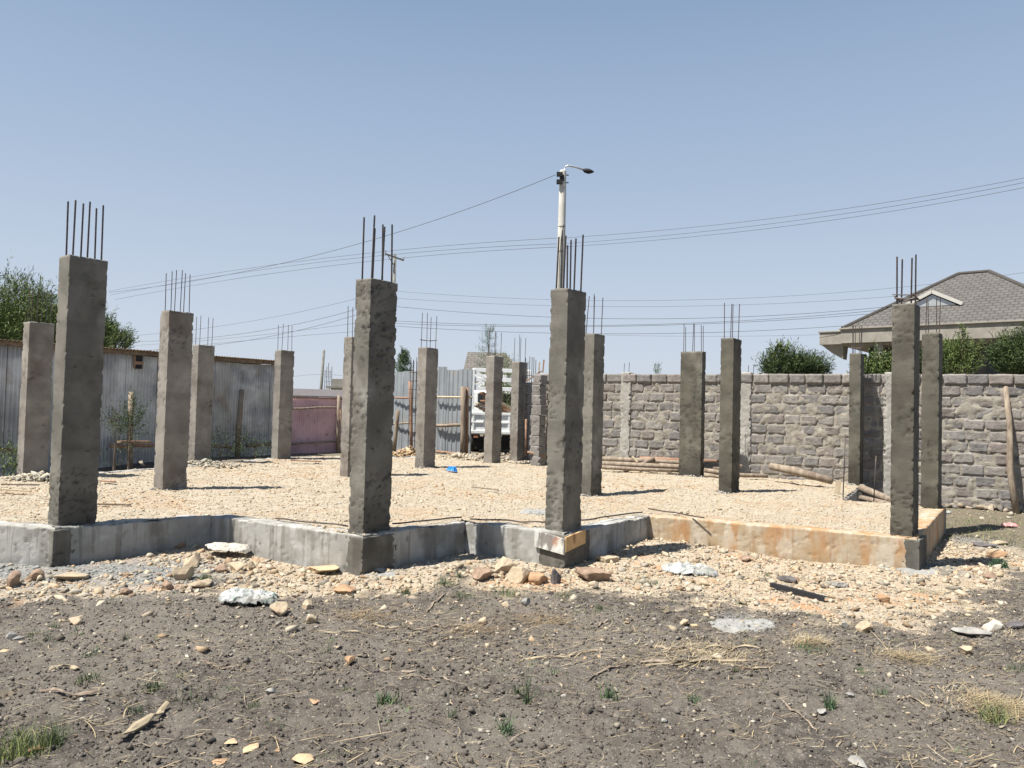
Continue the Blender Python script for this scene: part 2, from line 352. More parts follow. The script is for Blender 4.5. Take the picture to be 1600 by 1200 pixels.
XX,YY=np.meshgrid(xs,ys); gx,gy=XX.ravel(),YY.ravel()
gz=groundz(gx,gy); ins=inpoly(gx,gy); dd=distseg(gx,gy)
gz=np.where(ins&(dd>.08),-.15,gz)
c_=cream(gx,gy)
gray=np.zeros_like(gx)
for (px,py,r,am) in ((150,895,.6,1.),(60,885,.8,1.),(250,900,.6,.9),(1430,885,.28,.95),(1470,895,.35,.6),(590,888,.3,.6),(660,880,.35,.5),(700,872,.4,.6),(1160,972,.2,.9),(870,955,.2,.0),(1525,845,.4,.6)):
    p=onz(px,py,0); gray=np.maximum(gray,am*np.exp(-(((gx-p[0])**2+((gy-p[1])*.8)**2)/r**2)**1.5))
gray=np.clip(gray*(.6+fbm(gx*6,gy*6,33)),0,1)
dry=sstep(9.5,11.5,gy)*sstep(5.5,7,gx)*.9
dry=np.maximum(dry,sstep(16,24,gy))
nx,ny=len(xs),len(ys); I=np.arange(nx*ny).reshape(ny,nx)
Fq=np.stack([I[:-1,:-1],I[:-1,1:],I[1:,1:],I[1:,:-1]],-1).reshape(-1,4)
g=npmesh('ground',np.stack([gx,gy,gz],1),Fq,M['ground'],tint=np.stack([c_,gray,dry],1),smooth=True)
tag(g,kind='structure')
# ------------------------------------------------------------------ scattered stones helper
def ico(sub):
    bm=bmesh.new(); bmesh.ops.create_icosphere(bm,subdivisions=sub,radius=1); V=np.array([v.co[:] for v in bm.verts]);Fc=np.array([[v.index for v in f.verts] for f in bm.faces]); bm.free(); return V,Fc
ICO={4:ico(4)}
def protos(n,seed,flat=.7,npt=10):
    "angular stones: convex hulls of a few random points"
    rs=np.random.RandomState(seed); out=[]
    for k in range(n):
        bm=bmesh.new(); pp=rs.normal(size=(npt,3)); pp/=np.linalg.norm(pp,axis=1)[:,None]; pp*=rs.uniform(.75,1.05,(npt,1))
        pp*=np.array([1,rs.uniform(.6,1),rs.uniform(flat*.6,flat)])
        for q in pp: bm.verts.new(q)
        r=bmesh.ops.convex_hull(bm,input=bm.verts)
        bmesh.ops.delete(bm,geom=list({g for g in r['geom_interior'] if isinstance(g,bmesh.types.BMVert)}),context='VERTS')
        bmesh.ops.triangulate(bm,faces=bm.faces); bm.verts.index_update()
        out.append((np.array([v.co[:] for v in bm.verts]),np.array([[v.index for v in f.verts] for f in bm.faces]))); bm.free()
    return out
def rot(rs,n,tilt=.5):
    a=rs.uniform(0,2*np.pi,n);b=rs.uniform(-tilt,tilt,n);c=rs.uniform(-tilt,tilt,n)
    ca,sa,cb,sb,cc,sc=np.cos(a),np.sin(a),np.cos(b),np.sin(b),np.cos(c),np.sin(c)
    Rz=np.zeros((n,3,3));Rz[:,0,0]=ca;Rz[:,0,1]=-sa;Rz[:,1,0]=sa;Rz[:,1,1]=ca;Rz[:,2,2]=1
    Rx=np.zeros((n,3,3));Rx[:,0,0]=1;Rx[:,1,1]=cb;Rx[:,1,2]=-sb;Rx[:,2,1]=sb;Rx[:,2,2]=cb
    Ry=np.zeros((n,3,3));Ry[:,1,1]=1;Ry[:,0,0]=cc;Ry[:,0,2]=sc;Ry[:,2,0]=-sc;Ry[:,2,2]=cc
    return Rz@Rx@Ry
def scatter(name,P,S,tints,mt,seed=0,flat=.7,tilt=.6,npt=10):
    rs=np.random.RandomState(seed); pr=protos(16,seed+1,flat,npt); n=len(P); k=rs.randint(0,16,n); Rt=rot(rs,n,tilt)
    VV=[];FF=[];TT=[];off=0
    for j in range(16):
        ix=np.where(k==j)[0]; B,Fc=pr[j]; nv=len(B)
        V=np.einsum('nij,vj->nvi',Rt[ix],B)*S[ix][:,None,None]+P[ix][:,None,:]
        VV.append(V.reshape(-1,3)); FF.append((Fc[None]+(np.arange(len(ix))*nv)[:,None,None]).reshape(-1,3)+off); TT.append(np.repeat(tints[ix],nv,0)); off+=nv*len(ix)
    return npmesh(name,np.concatenate(VV),np.concatenate(FF),mt,tint=np.concatenate(TT))
def tints(rs,n,pal,var=.15):
    pal=np.array(pal);return pal[rs.randint(0,len(pal),n)]*rs.uniform(1-var,1+var,(n,1))
CREAM=[(1,1,1),(1.05,1.02,.98),(.97,.93,.86),(1.1,1.1,1.08),(1.0,.95,.9),(1,.95,.88),(.92,.76,.62),(.95,.96,1)]
# gravel fill on the slab
sx=np.arange(-11,7.6,.045); sy=np.arange(7.4,22.5,.045); SX,SY=np.meshgrid(sx,sy); gx2,gy2=SX.ravel(),SY.ravel()
pts=np.array([CP[k] for k in CP]); 
def slabz(x,y):
    x=np.asarray(x,float);y=np.asarray(y,float)
    num=0;den=1e-6
    for p in pts:
        wgt=1/(((x-p[0])**2+(y-p[1])**2)**1.2+.05); num=num+wgt*np.clip(p[2]-SLAB,-.09,.06); den=den+wgt
    z=SLAB+num/den*sstep(.2,1.2,distseg(x,y))
    return z-.012+(fbm(x*1.3,y*1.3,41)-.5)*.05+(fbm(x*9,y*9,43)-.5)*.04
ok=inpoly(gx2,gy2).reshape(SX.shape)
q=ok[:-1,:-1]&ok[1:,:-1]&ok[:-1,1:]&ok[1:,1:]
I2=np.arange(SX.size).reshape(SX.shape); F2=np.stack([I2[:-1,:-1],I2[:-1,1:],I2[1:,1:],I2[1:,:-1]],-1)[q]
used,inv=np.unique(F2,return_inverse=True); V2=np.stack([gx2,gy2,slabz(gx2,gy2)],1)[used]
gf=npmesh('gravel_bed',V2,inv.reshape(-1,4),M['dust'],tint=np.ones((len(V2),3)),smooth=True); tag(gf,kind='structure')
rs=np.random.RandomState(5)
N_=150000; x=rs.uniform(-11,7.6,N_);y=7.4+(rs.uniform(0,1,N_)**1.3)*15; k=inpoly(x,y)&(distseg(x,y)>.03); x,y=x[k],y[k]
S=np.clip(rs.lognormal(math.log(.0115),.55,len(x)),.005,.06); tt=tints(rs,len(x),CREAM)
redz=sstep(.58,.72,fbm(x*.9,y*.9,77)); redz=np.maximum(redz,np.exp(-(distseg(x,y,np.array([DI,corner('I')]),False)/.5)**2)*.8*(fbm(x*2,y*2,3)>.45))
tt=tt*(1-redz[:,None]*(1-np.array([.95,.80,.66])))
scatter('gravel',np.stack([x,y,slabz(x,y)+S*.02],1),S,tt,M['rock'],11,flat=.6,tilt=.35)
tag(bpy.data.objects['gravel'],'cream limestone gravel spread over the whole raised foundation','gravel',kind='stuff')
# rubble between plinth and soil
N_=90000; x=rs.uniform(-7.5,8.2,N_);y=rs.uniform(5.2,11.8,N_); c0=cream(x,y); k=(~inpoly(x,y))&(distseg(x,y)>.02)&(rs.uniform(0,1,N_)<(c0**1.3*.95+.03*(1+2*np.exp(-((y-7)/.8)**2)))); x,y=x[k],y[k]
S=np.clip(rs.lognormal(math.log(.0125),.70,len(x)),.004,.085); tt=tints(rs,len(x),CREAM+[(.62,.5,.42),(.5,.5,.52)])
gr=0
for (px,py,r) in ((150,895,.65),(60,885,.8),(20,870,.7),(250,900,.6),(330,900,.4),(1440,888,.4),(600,885,.35),(700,873,.5),(790,880,.4)):
    p=onz(px,py,0); gr=np.maximum(gr,np.exp(-((x-p[0])**2+(y-p[1])**2)/r**2))
mk=rs.uniform(0,1,len(x))<gr*1.1; tt[mk]=tints(rs,mk.sum(),[(.62,.72,.86),(.75,.84,.98),(.5,.58,.7)]); S[mk]*=.7
scatter('rubble',np.stack([x,y,groundz(x,y)+S*.08],1),S,tt,M['rock'],21,npt=8,tilt=.5)
tag(bpy.data.objects['rubble'],'cream and ochre broken stone lying between the plinth and the dark soil','rubble',kind='stuff')
# soil clods
N_=150000; x=rs.uniform(-6,7.5,N_);y=3.0+rs.uniform(0,1,N_)**1.25*9; k=(~inpoly(x,y))&(rs.uniform(0,1,N_)>cream(x,y)*1.1)&(rs.uniform(0,1,N_)<.45+sstep(.35,.65,fbm(x*.9,y*.9,29))); x,y=x[k],y[k]
S=np.clip(rs.lognormal(math.log(.0065),.55,len(x)),.003,.03); tt=tints(rs,len(x),[(1,1,1),(1.1,1.1,1.08),(.9,.9,.9)])
scatter('soil_clods',np.stack([x,y,groundz(x,y)+S*.2],1),S,tt,M['clod'],31,flat=.85,npt=14)
tag(bpy.data.objects['soil_clods'],'dark crumbly clods of soil covering the foreground','soil clods',kind='stuff')
# pale pebbles in the soil
N_=7000; x=rs.uniform(-5,6.5,N_);y=3.0+rs.uniform(0,1,N_)*6; k=(rs.uniform(0,1,N_)>cream(x,y))&(fbm(x*1.1,y*1.1,8)>.42); x,y=x[k],y[k]
S=np.clip(rs.lognormal(math.log(.011),.5,len(x)),.005,.035); tt=tints(rs,len(x),[(.85,.9,1),(.6,.66,.75),(1,1,1),(.55,.55,.58),(.7,.72,.75)])
scatter('pebbles',np.stack([x,y,groundz(x,y)+S*.25],1),S,tt,M['rock'],41)
tag(bpy.data.objects['pebbles'],'small pale pebbles strewn over the dark foreground soil','pebbles',kind='stuff')
# ------------------------------------------------------------------ foundation
found=empty('house_foundation',(0,0,0),0,'zigzag concrete plinth round the gravel fill, grey at left and ochre stained at right','foundation')
def beam(a,b,mt,seed,label=None,zb=-.25,w=.22,ext=0,top=SLAB,tintf=None):
    a=np.array(a);b=np.array(b);d=b-a;Ln=np.hypot(*d);d/=Ln;n=np.array([d[1],-d[0]])   # outward normal to the right of a->b
    st=.02 if Ln<6 else .05
    na=max(2,int(Ln/st)); ta=np.linspace(0,Ln,na+1)
    hz=np.linspace(zb,top,34); prof=[(0,z) for z in hz]+[(-i*w/8,top) for i in range(1,9)]+[(-w,zb)]
    P=[];T=[]
    for i,(o,z) in enumerate(prof):
        nn=(fbm(ta*2+seed,np.full_like(ta,z*2+o*2),seed,3)-.5)*.010+(fbm(ta*20,np.full_like(ta,z*25),seed,3)-.5)*.005
        pit=-.008*sstep(.68,.74,fbm(ta*26+seed,np.full_like(ta,(z+o)*30),seed+5,3))
        zz=z+((fbm(ta*4+seed,np.zeros_like(ta)+o*3,seed+9,5,.6)-.5)*.05 if z==top else 0)
        if z==top and o==0: zz=zz-.012*(vn(ta*25,ta*0,seed)>.6)
        P.append(np.stack([a[0]+d[0]*ta+n[0]*(o+nn+pit),a[1]+d[1]*ta+n[1]*(o+nn+pit),zz+0*ta],1))
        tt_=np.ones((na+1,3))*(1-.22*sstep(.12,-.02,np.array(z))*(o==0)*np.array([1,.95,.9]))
        if tintf is not None: tt_=tt_*tintf(ta,Ln)[:,None]
        T.append(tt_)
    m_=len(prof);V=np.concatenate(P);I=np.arange(m_*(na+1)).reshape(m_,na+1)
    Fq=np.stack([I[:-1,:-1],I[:-1,1:],I[1:,1:],I[1:,:-1]],-1).reshape(-1,4)
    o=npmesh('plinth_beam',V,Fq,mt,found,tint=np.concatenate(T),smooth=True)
    if label: o['label']=label
    return o
for i in range(len(POLY)):
    a=POLY[i];b=POLY[(i+1)%len(POLY)]
    if i>=len(POLY)-1 : continue
    nm={6:(M['beam_ochre'],'ochre stained beam face'),5:(M['beam'],None),7:(M['beam_ochre'],'rust stained beam end')}.get(i,(M['beam'],None))
    wet=None
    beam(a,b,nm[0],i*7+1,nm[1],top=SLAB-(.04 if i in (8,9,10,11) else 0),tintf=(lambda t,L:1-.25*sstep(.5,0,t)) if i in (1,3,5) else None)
def roughbox(name,w,d,z0,z1,mt,parent,seed,res=.022,amp=.006,edge=.02,tintfn=None,taper=0,pitbase=.5,loc=None,pitall=0):
    "w along local x (photo-lit face normal is -y), d along local y"
    nx_=max(4,int(w/res));ny_=max(4,int(d/res));nz=max(4,int((z1-z0)/res))
    px=[];nn=[];s=0;ss=[]
    def side(x0,y0,x1,y1,n,nm):
        e_=.005/math.hypot(x1-x0,y1-y0)
        for t in [0,e_]+[i/n for i in range(1,n)]+[1-e_]:
            px.append((x0+(x1-x0)*t,y0+(y1-y0)*t));nn.append(nm)
    side(-w/2,-d/2,w/2,-d/2,nx_,(0,-1));side(w/2,-d/2,w/2,d/2,ny_,(1,0));side(w/2,d/2,-w/2,d/2,nx_,(0,1));side(-w/2,d/2,-w/2,-d/2,ny_,(-1,0))
    px=np.array(px);nn=np.array(nn);k=len(px);per=np.concatenate([[0],np.cumsum(np.hypot(*(np.diff(px,axis=0).T)))])
    cs=px/np.array([w/2,d/2]);ce=np.minimum(np.abs(px[:,0]-w/2),np.abs(px[:,0]+w/2))+0;cy=np.minimum(np.abs(px[:,1]-d/2),np.abs(px[:,1]+d/2))
    cd_=np.maximum(ce,cy)    # distance from nearest corner along the faces
    Z=np.linspace(z0,z1,nz+1); V=[];T=[]
    c45=np.sign(px)/1.4142
    for z in Z:
        h=(z-z0)/(z1-z0)
        n1=(fbm(per*2+seed*3.1,np.full(k,z*1.5),seed,2)-.5)*amp*1.6
        n2=(fbm(per*30,np.full(k,z*38),seed+3,2)-.5)*amp*.7
        pt=fbm(per*22+5,np.full(k,z*42),seed+7,3)
        zone=sstep(.42,.62,fbm(per*2.2,np.full(k,z*2.2),seed+13,2)+pitbase*.35*max(0,1-h*3.5)-.08+pitall)
        pit=-.010*sstep(.62,.68,pt)*zone
        chip=-(edge*(.10+2.2*sstep(.56,.8,fbm(per*.0+z*17,np.full(k,seed*2.+0)+np.sign(px[:,0])*3+np.sign(px[:,1])*7,seed+21,3))))*np.exp(-(cd_/.014)**2)
        off=nn*(n1+n2+pit)[:,None]+c45*chip[:,None]
        V.append(np.concatenate([px*(1-taper*h)+off,np.full((k,1),z+0.0)],1))
        t=np.ones((k,3))*(1-.40*sstep(.62,.68,pt)*zone)[:,None]
        if tintfn is not None: t=t*tintfn(h,per,z,seed,nn)
        T.append(t)
    top=V[-1].copy(); top[:,2]+=(fbm(per*9,per*0,seed+31,3)-.5)*.02; V[-1]=top
    # cap rings
    for f in (.93,.6,.25,.0):
        c=top.copy();c[:,:2]*=f;c[:,2]=z1+.012*(1-f)+(fbm(c[:,0]*20,c[:,1]*20,seed+1)-.5)*.025;V.append(c);T.append(np.ones((k,3))*1.1)
    m_=len(V);I=np.arange(m_*k).reshape(m_,k);J=np.roll(I,-1,1)
    Fq=np.stack([I[:-1],J[:-1],J[1:],I[1:]],-1).reshape(-1,4)
    return npmesh(name,np.concatenate(V),Fq,mt,parent,tint=np.concatenate(T),smooth=True,loc=loc)
def tone(kind):
    def f(h,per,z,seed,nn):
        k=len(per);band=fbm(per*2,np.full(k,z*5),seed+51,3);t=np.ones((k,3))
        lines=1-.12*sstep(.62,.7,vn(per*.3+seed,np.full(k,z*7),seed+3))
        t*=lines[:,None]
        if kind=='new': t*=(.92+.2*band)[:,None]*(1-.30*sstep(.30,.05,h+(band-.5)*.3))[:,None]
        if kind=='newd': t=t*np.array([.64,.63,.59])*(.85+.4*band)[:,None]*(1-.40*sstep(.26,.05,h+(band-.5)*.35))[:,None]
        if kind=='old': t*=(.88+.25*band)[:,None]
        return t
    return f
BAR={}
for (k,bx,ty,by,H,w_,d_,kd,tops,lab) in COLS:
    p=CP[k]; z0=p[2]; ztop=z0+H
    root=empty('concrete_column',(p[0],p[1],z0),-TH,lab,'column','bare concrete columns standing on the raised foundation')
    near=k in 'ACDI'; rs_=.02 if near else .032
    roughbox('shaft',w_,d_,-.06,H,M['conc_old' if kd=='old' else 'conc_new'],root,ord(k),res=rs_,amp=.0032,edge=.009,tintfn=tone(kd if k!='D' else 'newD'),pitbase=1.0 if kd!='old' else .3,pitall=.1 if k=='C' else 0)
    if k=='D': pass
    # bars
    n=len(tops); ix=w_/2-.045; iy=d_/2-.05
    if w_>.4: spots=[(a*ix,b*iy) for a in (-1,0,1) for b in (-1,1)]
    elif n==6: spots=[(a*ix,b*iy) for a in (-1,1) for b in (-1,0,1)]
    else: spots=[(a*ix,b*iy) for a in (-1,1) for b in (-1,1)]
    c_t,s_t=math.cos(-TH),math.sin(-TH)
    info=[]
    for (lx,ly) in spots:
        wx=p[0]+lx*c_t-ly*s_t; wy=p[1]+lx*s_t+ly*c_t
        q=np.array([wx,wy,ztop])-np.array([0,0,HC]); sxp=800+FPX*(q@Rv)/(q@Fv); info.append((sxp,lx,ly,wx,wy))
    info.sort()
    rnd=random.Random(ord(k))
    for (sxp,lx,ly,wx,wy),t in zip(info,tops):
        b0=np.array([wx,wy,-HC]); # solve height z so that pixel y = t
        kk=(600-t)/FPX; # (P.U)=kk*(P.F)
        A_=np.array([wx,wy,0.]); z=(kk*(A_@Fv)-(A_@Uv))/(Uv[2]-kk*Fv[2]); hz=z+HC-z0
        ln=hz-H; lean=(rnd.uniform(-.012,.018),rnd.uniform(-.015,.015))
        if k=='E' and t==463 and lx<0: lean=(.05,.0)
        mb=MB(); pts_=[(lx,ly,H-.05),(lx+lean[0]*.5,ly+lean[1]*.5,H+ln*.5),(lx+lean[0],ly+lean[1],hz)]
        mb.tube(pts_,.009 if p[1]<10 else .0068,6)
        if near:
            j=H+.01
            while j<hz-.01:
                f_=(j-H)/ln; mb.tube([(lx+lean[0]*f_,ly+lean[1]*f_,j),(lx+lean[0]*f_,ly+lean[1]*f_,j+.004)],.0112,6); j+=.014
        mb.build('rebar',M['steel'],root)
    if k in 'IFK':
        zt=H+{'I':.075,'F':.17,'K':.12}[k]; mb=MB(); rr=.006 if k!='I' else .011
        a,b=ix+.02,iy+.02
        pts_=[(-a,-b,zt),(a,-b,zt-.02),(a,b,zt+.02),(-a,b,zt+.01),(-a,-b,zt+.02)]
        for q1,q2 in zip(pts_,pts_[1:]): mb.tube([q1,q2],rr,6)
        if k=='I': mb.tube([(-a-.03,-b,zt+.045),(a+.02,-b+.02,zt+.03)],.006,6); mb.tube([(a,-b,zt+.04),(a+.02,b,zt+.01)],.008,6)
        mb.build('stirrup',M['steel'],root)
    # rough kicker of mortar at the foot of inner columns
    if k in 'BEFGHMLK':
        rs=np.random.RandomState(ord(k)); n_=60; a_=rs.uniform(0,2*np.pi,n_); X_=np.cos(a_)*(w_/2+.05);Y_=np.sin(a_)*(d_/2+.05)
        wx=p[0]+X_*c_t-Y_*s_t+rs.uniform(-.05,.05,n_);wy=p[1]+X_*s_t+Y_*c_t+rs.uniform(-.05,.05,n_)
        BAR.setdefault('m',[]).append(np.stack([wx,wy,slabz(wx,wy)+.01],1))
rs=np.random.RandomState(3); PM=np.concatenate(BAR['m'])
scatter('mortar_spill',PM,rs.uniform(.015,.05,len(PM)),tints(rs,len(PM),[(.75,.8,.95),(.6,.65,.75)]),M['rock'],3)
tag(bpy.data.objects['mortar_spill'],'grey mortar crumbs spilled round the feet of the inner columns','mortar crumbs',kind='stuff')
# pilaster stubs under the front columns
def dark(f0): 
    def f(h,per,z,seed,nn):
        k=len(per); return np.ones((k,3))*f0*(.7+.6*fbm(per*18,np.full(k,z*1.3),seed+4,3))[:,None]
    return f
for k,f0 in (('A',.85),('C',.75),('D',.65),('I',.62)):
    c=[q for q in COLS if q[0]==k][0]; p=CP[k]
    o=roughbox('pilaster',c[5]+.16,c[6]+.15,-.3,SLAB-.02,M['conc_new'],found,ord(k)+50,res=.02,amp=.007,edge=.02,tintfn=dark(f0),pitbase=.2,loc=(p[0],p[1],0))
    o.rotation_euler=(0,0,-TH)
# thin bars lying on the plinth edge
def stick(name,pts,r,mt,label,cat,group=None,n=7,parent=None):
    pts=[Vector(q) for q in pts]; c=pts[0]; o=MB().tube(pts,r,n,.15).build(name,mt,parent,smooth=True,rel=c)
    if label: tag(o,label,cat,group)
    return o
def edgebar(k1,pa,pb,h,label):
    a=onz(*pa,SLAB+h);b=onz(*pb,SLAB+h); pts=[a+(b-a)*t+np.array([random.uniform(-.01,.01),random.uniform(-.01,.01),random.uniform(-.006,.012)]) for t in np.linspace(0,1,7)]
    stick('rebar_rod',pts,.009,M['steel'],label,'steel rod','thin steel rods lying along the plinth edge')
edgebar(0,(430,810),(545,822),.03,'rusty rod on the plinth edge left of the rough central column')
edgebar(0,(612,820),(722,808),.04,'rusty rod on the plinth edge right of the rough central column')
edgebar(0,(735,811),(856,817),.04,'rusty rod running up to the left side of the column with formwork boards')
edgebar(0,(905,814),(1004,800),.05,'rusty rod on the plinth edge right of the column with formwork boards')
edgebar(0,(1012,795),(1100,810),.04,'bent rusty rod crossing the ochre stained corner of the plinth')
# formwork boards
def board(name,p0,du,wv,hv,th,mt,label,tilt):
    mb=MB(); d=Vector((du[0],du[1],0)).normalized(); n=Vector((d.y,-d.x,0)); a=Vector(p0)
    q=[(0,0),(wv,tilt),(wv,tilt+hv*.95),(0,hv)]
    P0=[a+d*s_+Vector((0,0,z_)) for s_,z_ in q]
    mb.hexa([P0[0],P0[1],P0[1]-n*th,P0[0]-n*th,P0[3],P0[2],P0[2]-n*th,P0[3]-n*th])
    o=mb.build(name,mt,bevel=.003,rel=P0[0]); return tag(o,label,'board','formwork boards under the column')
cD=CP['D'][:2]-u2*(.40/2+.10)+v2*(.235/2+.10)
board('formwork_board',(*(cD-v2*.40-u2*.012),.22),v2,.40,.185,.022,M['formwork_white'],'dirty white formwork board nailed to the left face of the column stub','board' and -.045)
board('formwork_board',(*(cD+v2*.012+u2*.0),.205),u2,.42,.165,.022,M['formwork_tan'],'tan formwork board nailed to the shaded right face of the column stub',.05)
# ------------------------------------------------------------------ block wall
W0=at(836,583,19.9)[:2]; W1=at(1580,583,15.0)[:2]; wd=(W1-W0)/np.hypot(*(W1-W0)); W2=W1+wd*3.6; WL=np.hypot(*(W2-W0)); wn=np.array([wd[1],-wd[0]])
WTOP=2.70
wall=empty('block_wall',(*W0,0),math.atan2(wd[1],wd[0]),'long grey quarry stone wall with cream mortar and cement piers behind the columns on the right','wall')
rs=np.random.RandomState(12)
pier=[]
for px in (978,1165,1392):
    r_=ray(px,650); s_=None
    # intersection with wall line in plan
    A=np.array([[r_[0],-wd[0]],[r_[1],-wd[1]]]); t=np.linalg.solve(A,W0); pier.append(t[1])
VV=[];FF=[];TT=[];off=0
rows=12; rh=WTOP/rows
for r in range(-1,rows):
    z=r*rh; x=-(.2*(r%2))
    while x<WL:
        L_=rs.uniform(.33,.43); x0=max(x,0)+.012;x1=min(x+L_,WL)-.012; x+=L_
        if x1-x0<.06: continue
        if any(x0>q-.13 and x1<q+.13 for q in pier): continue
        nx_=18;nz_=10; a=np.linspace(0,1,nx_+1);b=np.linspace(0,1,nz_+1);A,B=np.meshgrid(a,b)
        hh=rh-.014-rs.uniform(0,.012)
        sx_=(x0+(x1-x0)*A);sz_=z+.006+hh*B
        sd_=rs.randint(9999)
        ed=np.minimum(np.minimum(A,1-A)*(x1-x0),np.minimum(B,1-B)*hh)
        jag=np.exp(-(ed/.014)**2)
        dx=(vn(sx_*22,sz_*22,sd_)-.5)*.045*jag; dz=(vn(sx_*11,sz_*11,sd_+1)-.62)*.05*jag
        bul=.022*sstep(0,.008,ed)+(fbm(sx_*11,sz_*11,sd_+2,5,.75)-.5)*.028*sstep(0,.02,ed)+rs.uniform(-.010,.016)
        if r==rows-1: bul=bul+.03; dx*=.4; dz*=.4; dx*=1
        V=np.stack([(sx_+dx).ravel(),(-bul).ravel(),np.minimum((sz_+dz),WTOP).ravel()],1)
        # rim going back into the wall
        I=np.arange((nx_+1)*(nz_+1)).reshape(nz_+1,nx_+1); Fq=np.stack([I[:-1,:-1],I[:-1,1:],I[1:,1:],I[1:,:-1]],-1).reshape(-1,4)
        rim=np.concatenate([I[0,:],I[1:,-1],I[-1,:-1][::-1],I[1:-1,0][::-1]]); RV=V[rim].copy(); RV[:,1]+=.09 if r<rows-1 else .14
        k0=len(V);nr=len(rim);RF=np.stack([rim,np.roll(rim,-1),k0+np.roll(np.arange(nr),-1),k0+np.arange(nr)],-1)[:,::-1]
        V=np.concatenate([V,RV]);Fq=np.concatenate([Fq,RF])
        t=np.array([(1,1,1),(1.1,1.06,1.04),(.88,.88,.9),(1.02,.95,.92),(1.15,1.13,1.1)][rs.randint(5)])*rs.uniform(.88,1.12)
        VV.append(V);FF.append(Fq+off);TT.append(np.ones((len(V),3))*t);off+=len(V)
npmesh('stone_blocks',np.concatenate(VV),np.concatenate(FF),M['stone_block'],wall,tint=np.concatenate(TT))
# mortar core with lumpy face
na=int(WL/.035);nb=int(2.95/.035);a=np.linspace(0,WL,na+1);b=np.linspace(-.3,WTOP-.02,nb+1);A,B=np.meshgrid(a,b)
ly=-(fbm(A*7,B*11,61,4,.65)-.35)*.085
V=np.stack([A.ravel(),ly.ravel(),B.ravel()],1);I=np.arange(A.size).reshape(A.shape);Fq=np.stack([I[:-1,:-1],I[:-1,1:],I[1:,1:],I[1:,:-1]],-1).reshape(-1,4)
bk=V.copy()[I[-1]];bk2=bk.copy();bk2[:,1]=.2;k0=len(V);j=np.arange(na)
Fq=np.concatenate([Fq,np.stack([I[-1][:-1],I[-1][1:],k0+j+1,k0+j],-1)]);V=np.concatenate([V,bk2]);
bk3=bk2.copy();bk3[:,2]=-.3;k1=len(V);V=np.concatenate([V,bk3]);Fq=np.concatenate([Fq,np.stack([k0+j,k0+j+1,k1+j+1,k1+j],-1)])
npmesh('mortar',V,Fq,M['mortar'],wall)
MB().hexa([(-.005,-.02,-.3),(.02,-.02,-.3),(.02,.2,-.3),(-.005,.2,-.3),(-.005,-.02,WTOP-.03),(.02,-.02,WTOP-.03),(.02,.2,WTOP-.03),(-.005,.2,WTOP-.03)]).build('wall_end',M['mortar'],wall)
for i,q in enumerate(pier):
    o=roughbox('pier',.25,.22,-.25,WTOP+.02,M['pillar'],wall,70+i,res=.03,amp=.03,edge=.03,pitbase=.3,loc=(q,.055,0))
# weedy rubble footing stones along the wall foot
rs=np.random.RandomState(44); n=260; t=rs.uniform(WL*.35,WL,n); ofs=rs.uniform(.0,.28,n)**1.2; X_=W0[0]+wd[0]*t+wn[0]*ofs;Y_=W0[1]+wd[1]*t+wn[1]*ofs
S=rs.uniform(.03,.13,n); scatter('footing_rubble',np.stack([X_,Y_,groundz(X_,Y_)+S*.3],1),S,tints(rs,n,[(.42,.44,.5),(.5,.5,.52),(.75,.72,.7),(.35,.35,.38)]),M['rock'],46)
tag(bpy.data.objects['footing_rubble'],'grey broken footing stones along the foot of the block wall','rubble',kind='stuff')
# stub rebars on the wall top
def wallpt(px,off=0,z=0):
    r_=ray(px,600);A=np.array([[r_[0],-wd[0]],[r_[1],-wd[1]]]);t=np.linalg.solve(A,W0);p=W0+wd*t[1]-wn*off;return np.array([p[0],p[1],z])
for px,h,lb in ((977,.26,'thin bars sticking up from the leftmost cement pier of the wall'),(1172,.2,'thin bars sticking up from the middle cement pier of the wall')):
    p=wallpt(px,.06,WTOP); mb=MB()
    for k in (-.06,.06): mb.tube([p+np.array([k,0,-.03]),p+np.array([k+.01,0,h*(1+k)])],.007,5)
    tag(mb.build('starter_bars',M['steel'],rel=p),lb,'steel bars','starter bars on the block wall')
# short wall stub and rebar cage at the left end of the block wall
p=at(843,583,19.4)
stub=empty('wall_stub',(p[0],p[1],0),math.atan2(wd[1],wd[0])-.1,'narrow end return of stacked quarry stones at the left end of the block wall','wall')
rs=np.random.RandomState(4)
for r in range(10):
    roughbox('stone_block',.27+rs.uniform(-.02,.02),.3,r*.255+.1,r*.255+.34,M['stone_block'],stub,300+r,res=.03,amp=.02,edge=.03,pitbase=.2,loc=(rs.uniform(-.015,.015),0,0))
def cage(px,topy,d,zb,label,wid=.24,planks=True):
    b=at(px,700,d);b[2]=zb;t=at(px,topy,d)[2]; e_=empty('rebar_cage',b,-.4,label,'rebar cage')
    for a_ in (-1,0,1):
        for c_ in (-1,1):
            MB().tube([(a_*wid/2,c_*.09,0),(a_*wid/2+random.uniform(-.02,.02),c_*.09,t-zb-random.uniform(0,.15))],.009,5).build('rebar',M['steel'],e_)
    z=.2
    while z<t-zb-.4:
        mb=MB();q=[(-wid/2-.02,-.11,z),(wid/2+.02,-.11,z),(wid/2+.02,.11,z),(-wid/2-.02,.11,z),(-wid/2-.02,-.11,z)]
        for i in range(4): mb.bar(q[i],q[i+1],.008)
        z+=.24
        mb.build('stirrup',M['steel'],e_)
    return e_
cage(826,556,20.3,.3,'tall rusty rebar cage rising beside the narrow stone end of the block wall',.22)
cage(645,558,21.6,.36,'rusty rebar cage standing in front of the short blue-grey sheet panel',.2)
